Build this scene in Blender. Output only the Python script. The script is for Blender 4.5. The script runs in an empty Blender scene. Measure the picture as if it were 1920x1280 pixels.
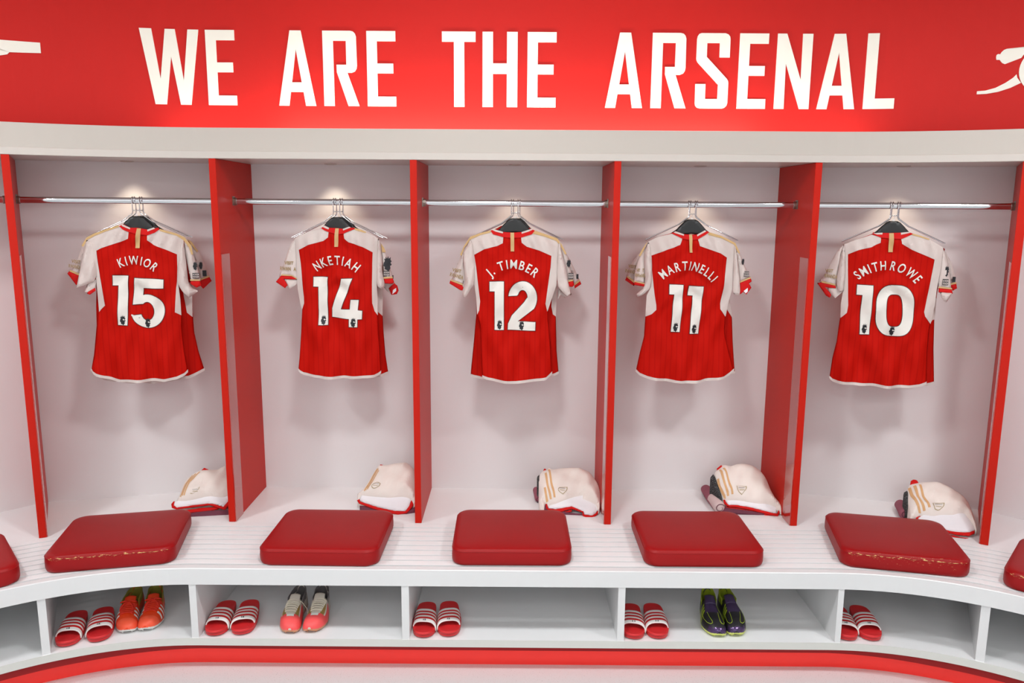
import bpy, bmesh, math, random
from math import sin, cos, pi, radians, sqrt, atan2
from mathutils import Vector, Matrix
random.seed(7)
sc = bpy.context.scene
COL = sc.collection

# ------------------------------------------------------------------ camera
cam_d = bpy.data.cameras.new('camera'); cam = bpy.data.objects.new('camera', cam_d); COL.objects.link(cam)
cam_d.sensor_width = 36.0; cam_d.lens = 1472.2116/1920*36.0; cam_d.clip_start = 0.05
pitch, yaw, roll = 0.1695, -0.0012, 0.0068
fw = Vector((sin(yaw)*cos(pitch), cos(yaw)*cos(pitch), -sin(pitch)))
rt = Vector((cos(yaw), -sin(yaw), 0)); up = rt.cross(fw)
r2 = rt*cos(roll)+up*sin(roll); u2 = up*cos(roll)-rt*sin(roll)
M = Matrix((r2, u2, -fw)).transposed().to_4x4(); M.translation = Vector((-0.0102, -3.8318, 1.8686))
cam.matrix_world = M
sc.camera = cam
# ------------------------------------------------------------------ world, lights, exposure
w = bpy.data.worlds.new('world'); sc.world = w; w.use_nodes = True
w.node_tree.nodes['Background'].inputs[0].default_value = (1, 1, 1, 1)
w.node_tree.nodes['Background'].inputs[1].default_value = 0.2
sc.view_settings.view_transform = 'Standard'; sc.view_settings.look = 'None'
sc.view_settings.gamma = 1.0; sc.view_settings.use_curve_mapping = False
sc.view_settings.exposure = 0.0

def area(name, loc, size, power, target=None, color=(1, .965, .93), shape='DISK', size_y=None, spread=180):
    d = bpy.data.lights.new(name, 'AREA'); d.shape = shape; d.size = size; d.energy = power; d.color = color
    if size_y: d.size_y = size_y
    d.spread = radians(spread)
    o = bpy.data.objects.new(name, d); COL.objects.link(o); o.location = loc
    if target is not None:
        o.rotation_euler = (Vector(target)-Vector(loc)).to_track_quat('-Z', 'Y').to_euler()
    return o
# recessed ceiling lamps of the room, in rows in front of the lockers
for lx, ly, lw in ((-2.35, -2.0, 28), (-.2, -1.95, 28), (1.95, -2.0, 28), (-2.35, -4.3, 11), (-.2, -4.3, 12), (1.95, -4.3, 11)):
    area('ceiling_lamp', (lx, ly, 2.96), .36, lw, color=(.96, .985, 1))
area('soft_fill', (0, -5.2, 2.97), 6.0, 34, shape='RECTANGLE', size_y=1.2, color=(.97, .99, 1))  # added soft frontal fill for the bays, not a fitting of the room
area('rear_bounce_fill', (0, -5.0, 2.9), 6.0, 48, target=(0, -6.1, 1.5), shape='RECTANGLE', size_y=.3, color=(.97, .99, 1))  # added fill, bounced off the rear wall to lift the upper bays
# light strip hidden behind the bulkhead, washing up the red wall
area('cove_strip', (0, -.405, 2.12), 2.1, 9.5, target=(0, -.37, 2.5), shape='RECTANGLE', size_y=.03, color=(1, .97, .92))
for sx in (-1, 1):
    o = area('cove_strip', (sx*1.30, -.42, 2.12), .42, .7, target=(sx*1.30, -.385, 2.5), shape='RECTANGLE', size_y=.03, color=(1, .97, .92))
# red light strip under the bottom shelf, behind its lip, shining down the plinth onto the floor
LED = [((0, -.882), 2.54, 0)]
for sg in (-1, 1):
    for k in range(7):
        a = radians(4+8*k); LED.append(((sg*(1.27+1.198*sin(a)), -2.08+1.198*cos(a)), .164, -sg*a))
for (lx, ly), ln, rz in LED:
    o = area('plinth_strip', (lx, ly, .1165), ln, .11*ln, shape='RECTANGLE', size_y=.008, color=(1, .16, .14))
    o.rotation_euler = (radians(15), 0, rz)
DOWN_W = 4.0


# ------------------------------------------------------------------ materials
def lin(c):
    c = c/255.0
    return c/12.92 if c <= .04045 else ((c+.055)/1.055)**2.4
def rgb(r, g, b): return (lin(r), lin(g), lin(b), 1)
MATS = {}
def mat(name, col, rough=.5, metal=0.0, spec=.5, var=.04, scale=30, bump=0.0, bscale=200, emit=None, estr=0, coat=0):
    m = bpy.data.materials.new(name); m.use_nodes = True; nt = m.node_tree
    b = nt.nodes['Principled BSDF']; b.inputs['Roughness'].default_value = rough
    b.inputs['Metallic'].default_value = metal; b.inputs['Specular IOR Level'].default_value = spec
    if coat: b.inputs['Coat Weight'].default_value = coat; b.inputs['Coat Roughness'].default_value = .08
    tc = nt.nodes.new('ShaderNodeTexCoord')
    n = nt.nodes.new('ShaderNodeTexNoise'); n.inputs['Scale'].default_value = scale; n.inputs['Detail'].default_value = 4
    nt.links.new(tc.outputs['Object'], n.inputs['Vector'])
    mx = nt.nodes.new('ShaderNodeMix'); mx.data_type = 'RGBA'
    c = rgb(*col)
    mx.inputs[6].default_value = tuple(max(0, x*(1-var)) for x in c[:3])+(1,)
    mx.inputs[7].default_value = tuple(min(1, x*(1+var)) for x in c[:3])+(1,)
    nt.links.new(n.outputs['Fac'], mx.inputs[0]); nt.links.new(mx.outputs[2], b.inputs['Base Color'])
    if bump:
        n2 = nt.nodes.new('ShaderNodeTexNoise'); n2.inputs['Scale'].default_value = bscale
        nt.links.new(tc.outputs['Object'], n2.inputs['Vector'])
        bp = nt.nodes.new('ShaderNodeBump'); bp.inputs['Strength'].default_value = bump; bp.inputs['Distance'].default_value = .002
        nt.links.new(n2.outputs['Fac'], bp.inputs['Height']); nt.links.new(bp.outputs['Normal'], b.inputs['Normal'])
    if emit:
        b.inputs['Emission Color'].default_value = rgb(*emit); b.inputs['Emission Strength'].default_value = estr
    MATS[name] = m
    return m
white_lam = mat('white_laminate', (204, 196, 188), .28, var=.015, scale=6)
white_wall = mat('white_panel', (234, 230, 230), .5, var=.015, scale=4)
white_bench = mat('white_bench_paint', (240, 240, 240), .3, var=.015, scale=9)
apron_m = mat('shaded_bench_white', (226, 226, 226), .35, var=.015, scale=9)  # bench white darkened for the front parts, their shade put into the colour
grey_edge = mat('white_shelf_edge', (216, 216, 210), .4, var=.03, scale=14)
fascia_m = mat('cream_fascia_paint', (196, 188, 179), .55, var=.012, scale=5)
red_div = mat('red_laminate', (194, 28, 10), .42, var=.03, scale=8, spec=.18)
red_wall = mat('red_wall_paint', (200, 30, 24), .6, spec=.25, var=.02, scale=3)
red_plinth = mat('red_plinth_gloss', (255, 58, 50), .35, var=.03, scale=10)
red_lip = mat('dark_red_lip', (150, 20, 22), .4, spec=.3)
strip_m = mat('glossy_red_plate', (176, 40, 30), .06, var=.02, spec=.8, coat=1)
letter_m = mat('white_vinyl', (244, 243, 230), .5, var=.01)
chrome = mat('chrome', (205, 205, 208), .08, metal=1, var=.02)
steel = mat('dull_steel', (150, 145, 135), .35, metal=1, var=.05)
black_pl = mat('black_plastic', (26, 26, 26), .4, var=.1)
cush = mat('dark_red_leatherette', (154, 14, 16), .45, spec=.25, var=.05, scale=12, bump=.12, bscale=350)
fab_white = mat('white_jersey', (214, 200, 194), .8, var=.02, scale=60, bump=.15, bscale=900, spec=.2)
fab_white2 = mat('white_lining', (240, 240, 243), .8, var=.02, scale=40, spec=.2)
fab_cream = mat('off_white_shorts_cloth', (240, 231, 223), .75, var=.02, scale=25, bump=.2, bscale=60, spec=.2)
fab_redtrim = mat('red_trim_cloth', (205, 16, 14), .7, var=.05, spec=.25)
fab_gold = mat('gold_trim', (206, 170, 118), .6, var=.06, spec=.3)
fab_tan = mat('tan_stripe_cloth', (221, 176, 128), .7, var=.04, spec=.2)
gold_txt = mat('dull_gold_print', (158, 132, 88), .6, var=.05)
num_white = mat('white_number_print', (228, 223, 215), .55, var=.02)
num_edge = mat('dark_number_edge', (70, 26, 22), .6)
print_black = mat('black_print', (22, 22, 28), .55)
mauve = mat('mauve_cloth', (156, 92, 106), .85, var=.08, spec=.15)
mauve_d = mat('dark_mauve_cloth', (112, 62, 76), .85, var=.08, spec=.15)
mauve_l = mat('pale_mauve_cloth', (214, 190, 188), .85, var=.05, spec=.15)
crest_m = mat('gold_crest_stitch', (176, 160, 120), .5, var=.1)
crest_g = mat('grey_crest_stitch', (176, 176, 172), .5, var=.1)
slide_red = mat('red_slide_foam', (214, 38, 42), .45, var=.04, scale=30)
strap_red = mat('red_strap', (205, 22, 26), .35, var=.04)
strap_wht = mat('white_strap', (240, 236, 232), .35, var=.02)
floor_m = mat('speckled_grey_floor', (206, 209, 209), .6, var=.02, scale=4)
ceil_m = mat('ceiling_white', (240, 238, 235), .8)
rear_m = mat('rear_wall_pale', (226, 229, 230), .7)
rear_red = mat('rear_wall_red', (190, 40, 36), .6)
lamp_ring = mat('brushed_lamp_ring', (190, 182, 176), .3, metal=.6)
lamp_glow = mat('lamp_diffuser', (255, 240, 215), .5, emit=(255, 226, 180), estr=2.0)

def jersey_red():
    m = bpy.data.materials.new('red_jersey'); m.use_nodes = True; nt = m.node_tree
    b = nt.nodes['Principled BSDF']; b.inputs['Roughness'].default_value = .7; b.inputs['Specular IOR Level'].default_value = .08
    tc = nt.nodes.new('ShaderNodeTexCoord'); mp = nt.nodes.new('ShaderNodeMapping'); mp.inputs['Scale'].default_value = (1, 0, .03)
    nt.links.new(tc.outputs['Object'], mp.inputs['Vector'])
    wv = nt.nodes.new('ShaderNodeTexWave'); wv.wave_type = 'BANDS'; wv.bands_direction = 'X'; wv.inputs['Scale'].default_value = 13
    wv.inputs['Distortion'].default_value = 1.6; wv.inputs['Detail'].default_value = 2
    nt.links.new(mp.outputs['Vector'], wv.inputs['Vector'])
    rp = nt.nodes.new('ShaderNodeValToRGB'); rp.color_ramp.elements[0].position = .0; rp.color_ramp.elements[1].position = .16
    rp.color_ramp.elements[0].color = rgb(176, 13, 5); rp.color_ramp.elements[1].color = rgb(188, 18, 7)
    nt.links.new(wv.outputs['Fac'], rp.inputs['Fac']); nt.links.new(rp.outputs['Color'], b.inputs['Base Color'])
    n2 = nt.nodes.new('ShaderNodeTexNoise'); n2.inputs['Scale'].default_value = 700
    nt.links.new(tc.outputs['Object'], n2.inputs['Vector'])
    bp = nt.nodes.new('ShaderNodeBump'); bp.inputs['Strength'].default_value = .15; bp.inputs['Distance'].default_value = .001
    nt.links.new(n2.outputs['Fac'], bp.inputs['Height']); nt.links.new(bp.outputs['Normal'], b.inputs['Normal'])
    return m
fab_red = jersey_red()

def speckle(m, dark, scale, lo, hi):
    nt = m.node_tree; b = nt.nodes['Principled BSDF']
    base = b.inputs['Base Color'].links[0].from_socket
    tc = nt.nodes.new('ShaderNodeTexCoord'); n = nt.nodes.new('ShaderNodeTexNoise')
    n.inputs['Scale'].default_value = scale; n.inputs['Detail'].default_value = 3
    nt.links.new(tc.outputs['Object'], n.inputs['Vector'])
    rp = nt.nodes.new('ShaderNodeValToRGB'); rp.color_ramp.elements[0].position = lo; rp.color_ramp.elements[1].position = hi
    nt.links.new(n.outputs['Fac'], rp.inputs['Fac'])
    mx = nt.nodes.new('ShaderNodeMix'); mx.data_type = 'RGBA'; mx.inputs[7].default_value = rgb(*dark)
    nt.links.new(rp.outputs['Color'], mx.inputs[0]); nt.links.new(base, mx.inputs[6]); nt.links.new(mx.outputs[2], b.inputs['Base Color'])
speckle(floor_m, (160, 156, 154), 220, .62, .72)

def worn_leather(name, zlo, amount):
    """dark red leatherette with pale flakes where the cover has cracked along its front edge (local -y)"""
    m = mat(name, (150, 13, 16), .42, spec=.25, var=.05, scale=12, bump=.12, bscale=350)
    nt = m.node_tree; b = nt.nodes['Principled BSDF']; base = b.inputs['Base Color'].links[0].from_socket
    tc = nt.nodes.new('ShaderNodeTexCoord'); mp = nt.nodes.new('ShaderNodeMapping'); mp.inputs['Scale'].default_value = (55, 200, 330)
    n = nt.nodes.new('ShaderNodeTexNoise'); n.inputs['Scale'].default_value = 1.0; n.inputs['Detail'].default_value = 5; n.inputs['Roughness'].default_value = .7
    nt.links.new(tc.outputs['Object'], mp.inputs['Vector']); nt.links.new(mp.outputs['Vector'], n.inputs['Vector'])
    sp = nt.nodes.new('ShaderNodeSeparateXYZ'); nt.links.new(tc.outputs['Object'], sp.inputs[0])
    def rng(sock, a, b_, c, d):
        r = nt.nodes.new('ShaderNodeMapRange'); r.inputs[1].default_value = a; r.inputs[2].default_value = b_
        r.inputs[3].default_value = c; r.inputs[4].default_value = d; nt.links.new(sock, r.inputs[0]); return r.outputs[0]
    def mth(op, a, b_):
        q = nt.nodes.new('ShaderNodeMath'); q.operation = op
        for k, v in ((0, a), (1, b_)):
            if isinstance(v, (int, float)): q.inputs[k].default_value = v
            else: nt.links.new(v, q.inputs[k])
        return q.outputs[0]
    front = rng(sp.outputs[1], -.198, -.209, 0, 1)
    edge = mth('SUBTRACT', 1, mth('MULTIPLY', mth('ABSOLUTE', mth('SUBTRACT', sp.outputs[2], .0585), 0), 95)) # band round the top front seam
    edge2 = mth('MAXIMUM', edge, 0)
    low = rng(sp.outputs[2], zlo, .0585, 0, .55)
    wgt = mth('MULTIPLY', front, mth('MAXIMUM', edge2, mth('MULTIPLY', low, amount)))
    f = mth('GREATER_THAN', mth('ADD', n.outputs['Fac'], mth('MULTIPLY', wgt, .2)), .74)
    f = mth('MULTIPLY', f, front)
    mx = nt.nodes.new('ShaderNodeMix'); mx.data_type = 'RGBA'; mx.inputs[7].default_value = rgb(232, 196, 130)
    nt.links.new(f, mx.inputs[0]); nt.links.new(base, mx.inputs[6]); nt.links.new(mx.outputs[2], b.inputs['Base Color'])
    return m
cush_worn = worn_leather('worn_red_leatherette', .02, .35)
cush_worn2 = worn_leather('badly_worn_red_leatherette', .0, 1.0)

def black_print_cloth():
    m = mat('black_patterned_cloth', (24, 24, 26), .8)
    nt = m.node_tree; b = nt.nodes['Principled BSDF']; base = b.inputs['Base Color'].links[0].from_socket
    tc = nt.nodes.new('ShaderNodeTexCoord'); v = nt.nodes.new('ShaderNodeTexVoronoi'); v.inputs['Scale'].default_value = 130; v.feature = 'DISTANCE_TO_EDGE'
    nt.links.new(tc.outputs['Object'], v.inputs['Vector'])
    rp = nt.nodes.new('ShaderNodeValToRGB'); rp.color_ramp.elements[0].position = .02; rp.color_ramp.elements[1].position = .06
    rp.color_ramp.elements[0].color = (1, 1, 1, 1); rp.color_ramp.elements[1].color = (0, 0, 0, 1)
    nt.links.new(v.outputs['Distance'], rp.inputs['Fac'])
    mx = nt.nodes.new('ShaderNodeMix'); mx.data_type = 'RGBA'; mx.inputs[7].default_value = rgb(110, 112, 112)
    nt.links.new(rp.outputs['Color'], mx.inputs[0]); nt.links.new(base, mx.inputs[6]); nt.links.new(mx.outputs[2], b.inputs['Base Color'])
    return m
black_pat = black_print_cloth()

# ------------------------------------------------------------------ helpers
def link(name, bm, m, parent=None, smooth=False, kind=None):
    me = bpy.data.meshes.new(name)
    bmesh.ops.recalc_face_normals(bm, faces=bm.faces[:])
    bm.to_mesh(me); bm.free()
    for mm in (m if isinstance(m, (list, tuple)) else [m]): me.materials.append(mm)
    if smooth:
        for p in me.polygons: p.use_smooth = len(p.vertices) <= 4
    o = bpy.data.objects.new(name, me); COL.objects.link(o)
    if parent: o.parent = parent
    if kind: o['kind'] = kind
    return o
def thing(name, label, cat, loc=(0, 0, 0), rz=0.0, group=None, tilt=0.0):
    o = bpy.data.objects.new(name, None); COL.objects.link(o); o.empty_display_size = .05
    o.location = loc; o.rotation_euler = (tilt, 0, rz); o['label'] = label; o['category'] = cat
    if group: o['group'] = group
    return o
def tag(o, label, cat, group=None):
    o['label'] = label; o['category'] = cat
    if group: o['group'] = group
    return o
def quad_prism(bm, plan, z0, z1):
    lo = [bm.verts.new((x, y, z0)) for x, y in plan]; hi = [bm.verts.new((x, y, z1)) for x, y in plan]
    n = len(plan)
    bm.faces.new(lo[::-1]); bm.faces.new(hi)
    for i in range(n): bm.faces.new((lo[i], lo[(i+1) % n], hi[(i+1) % n], hi[i]))
def bev(o, wdt=.003, seg=2):
    b = o.modifiers.new('bevel', 'BEVEL'); b.width = wdt; b.segments = seg; b.limit_method = 'ANGLE'; b.angle_limit = radians(40)
    return o
CX, CY, RB = 1.27, -2.08, 2.08
def sec_list(th0, th1, n=18, xs=(-1.27, 1.27)):
    """cross sections along the locker front: left bend, straight run, right bend"""
    s = []
    for i in range(n): s.append(('L', radians(-th0*(1-i/n))))
    s += [('S', x) for x in xs]
    for i in range(1, n+1): s.append(('R', radians(th1*i/n)))
    return s
def sec_pt(s, y):
    k, v = s
    if k == 'S': return (v, y)
    r = RB+y; sg = -1 if k == 'L' else 1
    return (sg*(CX+r*sin(v)), CY+r*cos(v))
def sweep(bm, prof, secs, cap=True):
    rings = []
    for s in secs:
        rings.append([bm.verts.new((*sec_pt(s, y), z)) for y, z in prof])
    n = len(prof)
    for a, b in zip(rings, rings[1:]):
        for i in range(n): bm.faces.new((a[i], a[(i+1) % n], b[(i+1) % n], b[i]))
    if cap: bm.faces.new(rings[0][::-1]); bm.faces.new(rings[-1])
def tube(bm, pts, r, n=10, closed=False, sx=1.0, sz=1.0):
    pts = [Vector(p) for p in pts]; rings = []; prev = None
    m = len(pts)
    for i, p in enumerate(pts):
        a = pts[(i-1) % m] if (closed or i > 0) else p; b = pts[(i+1) % m] if (closed or i < m-1) else p
        t = (b-a).normalized()
        if prev is None:
            q = Vector((0, 0, 1)) if abs(t.z) < .9 else Vector((0, 1, 0))
        else: q = prev
        nrm = (q-t*q.dot(t)).normalized(); prev = nrm; bi = t.cross(nrm)
        rr = r[i] if isinstance(r, (list, tuple)) else r
        rings.append([bm.verts.new(p+(nrm*cos(2*pi*k/n)*sz+bi*sin(2*pi*k/n)*sx)*rr) for k in range(n)])
        if not closed and i in (0, m-1): bm.faces.new([bm.verts.new(v.co) for v in (rings[-1][::-1] if i == 0 else rings[-1])])
    seq = list(zip(rings, rings[1:]))+([(rings[-1], rings[0])] if closed else [])
    for a, b in seq:
        for k in range(n): bm.faces.new((a[k], a[(k+1) % n], b[(k+1) % n], b[k]))
def interp(poly, z):
    """x at height z on a polyline listed from high to low z"""
    if z >= poly[0][1]: return poly[0][0]
    for (x0, z0), (x1, z1) in zip(poly, poly[1:]):
        if z0 >= z >= z1: return x0+(x1-x0)*((z0-z)/(z0-z1) if z0 != z1 else 0)
    return poly[-1][0]
def interpx(poly, x):
    """z at x on a polyline listed from left to right"""
    if x <= poly[0][0]: return poly[0][1]
    for (x0, z0), (x1, z1) in zip(poly, poly[1:]):
        if x0 <= x <= x1: return z0+(z1-z0)*((x-x0)/(x1-x0) if x1 != x0 else 0)
    return poly[-1][1]
def resample(poly, ts):
    L = [0]
    for a, b in zip(poly, poly[1:]): L.append(L[-1]+math.hypot(b[0]-a[0], b[1]-a[1]))
    out = []
    for t in ts:
        d = t*L[-1]; i = 0
        while i < len(L)-2 and L[i+1] < d: i += 1
        f = (d-L[i])/(L[i+1]-L[i]) if L[i+1] > L[i] else 0
        out.append((poly[i][0]+(poly[i+1][0]-poly[i][0])*f, poly[i][1]+(poly[i+1][1]-poly[i][1])*f))
    return out
def smooth_poly(poly, it=2):
    """corner cutting of a closed outline that keeps sharp turns"""
    for _ in range(it):
        o = []; n = len(poly)
        for i in range(n):
            p, c, q = Vector(poly[i-1]), Vector(poly[i]), Vector(poly[(i+1) % n])
            a, b = (c-p), (q-c)
            if a.length > 1e-6 and b.length > 1e-6 and a.angle(b) < radians(60):
                o.append(tuple(c-a*.22)); o.append(tuple(c+b*.22))
            else: o.append(tuple(c))
        poly = o
    return poly
def flat_bm(polys, step=.01):
    """outlines in the x-z plane, triangulated and cut by a fine grid"""
    bm = bmesh.new()
    for poly in polys:
        try: bm.faces.new([bm.verts.new((x, 0, z)) for x, z in poly])
        except ValueError: pass
    bm.normal_update()
    bmesh.ops.triangulate(bm, faces=bm.faces[:], ngon_method='EAR_CLIP')
    return grid_cut(bm, step)
def grid_cut(bm, step):
    if not bm.verts: return bm
    for ax, co in ((0, 'x'), (2, 'z')):
        lo = min(v.co[ax] for v in bm.verts); hi = max(v.co[ax] for v in bm.verts)
        k = math.ceil(lo/step+1e-6)
        while k*step < hi-1e-6:
            no = Vector((1, 0, 0)) if ax == 0 else Vector((0, 0, 1))
            bmesh.ops.bisect_plane(bm, geom=bm.verts[:]+bm.edges[:]+bm.faces[:], dist=1e-6, plane_co=no*(k*step), plane_no=no)
            k += 1
    return bm
def edge_dist(poly):
    segs = [(Vector(a), Vector(b)) for a, b in zip(poly, poly[1:]+poly[:1])]
    def f(x, z):
        p = Vector((x, z)); best = 9
        for a, b in segs:
            d = b-a; L = d.length_squared
            t = max(0, min(1, (p-a).dot(d)/L)) if L else 0
            best = min(best, (p-(a+d*t)).length)
        return best
    return f
def pillow(poly, T, wd, step, y0=0.0, back=.6, fold=None, skirt=None):
    """a soft padded shape with the given outline: bulges T towards -y in front, back*T behind"""
    bm = flat_bm([poly], step); ed = edge_dist(poly)
    front = bm.faces[:]; hs = {}
    for v in bm.verts:
        d = ed(v.co.x, v.co.z); hs[v] = (sin(min(d/wd, 1)*pi/2))**.75 if d > 1e-5 else 0
    if skirt is None:
        r = bmesh.ops.duplicate(bm, geom=bm.verts[:]+bm.edges[:]+front)
        vm = r['vert_map']
        pairs = [(v, vm[v]) for v in list(hs)]
        for v, q in pairs:
            h = hs[v]; x, z = v.co.x, v.co.z
            q.co.y = y0+h*T*back
            v.co.y = y0-h*T-(fold(x, z)*h if fold else 0)
        bmesh.ops.reverse_faces(bm, faces=[f for f in bm.faces if f not in set(front)])
        bmesh.ops.remove_doubles(bm, verts=bm.verts[:], dist=1e-6)
    else:
        for v in list(hs):
            h = hs[v]; v.co.y = y0-h*T-(fold(v.co.x, v.co.z)*h if fold else 0)
        be = [e for e in bm.edges if e.is_boundary]
        r = bmesh.ops.extrude_edge_only(bm, edges=be)
        for v in [g for g in r['geom'] if isinstance(g, bmesh.types.BMVert)]: v.co = skirt(v.co)
    return bm
_tc = {}
def text_bm(s, bold=.02):
    """letters as flat outlines in x-z, cap height 1, starting at x=0"""
    key = (s, bold)
    if key not in _tc:
        cu = bpy.data.curves.new('lettering', 'FONT'); cu.body = s; cu.size = 1.0; cu.offset = bold; cu.resolution_u = 3
        o = bpy.data.objects.new('lettering', cu); COL.objects.link(o)
        dg = bpy.context.evaluated_depsgraph_get(); dg.update()
        me = bpy.data.meshes.new_from_object(o.evaluated_get(dg))
        vs = [tuple(v.co) for v in me.vertices]; fs = [tuple(p.vertices) for p in me.polygons]
        bpy.data.objects.remove(o); bpy.data.curves.remove(cu); bpy.data.meshes.remove(me)
        _tc[key] = (vs, fs)
    vs, fs = _tc[key]
    bm = bmesh.new()
    k = 1/.729
    x0 = min(v[0] for v in vs) if vs else 0
    V = [bm.verts.new(((x-x0)*k, 0, y*k)) for x, y, z in vs]
    for f in fs:
        try: bm.faces.new([V[i] for i in f])
        except ValueError: pass
    return bm
def bm_width(bm): return max(v.co.x for v in bm.verts)-min(v.co.x for v in bm.verts)
def place2d(bm, cx, cz, sx, sz, ang, anchor_w):
    """scale a text bm (cap height 1, width anchor_w) to sx*sz, rotate, and centre it at cx,cz"""
    ca, sa = cos(ang), sin(ang)
    for v in bm.verts:
        x = (v.co.x/anchor_w-.5)*sx; z = (v.co.z-.5)*sz
        v.co.x = cx+x*ca-z*sa; v.co.z = cz+x*sa+z*ca
def merge(dst, src):
    me = bpy.data.meshes.new('tmp'); src.to_mesh(me); src.free(); dst.from_mesh(me); bpy.data.meshes.remove(me)

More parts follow.
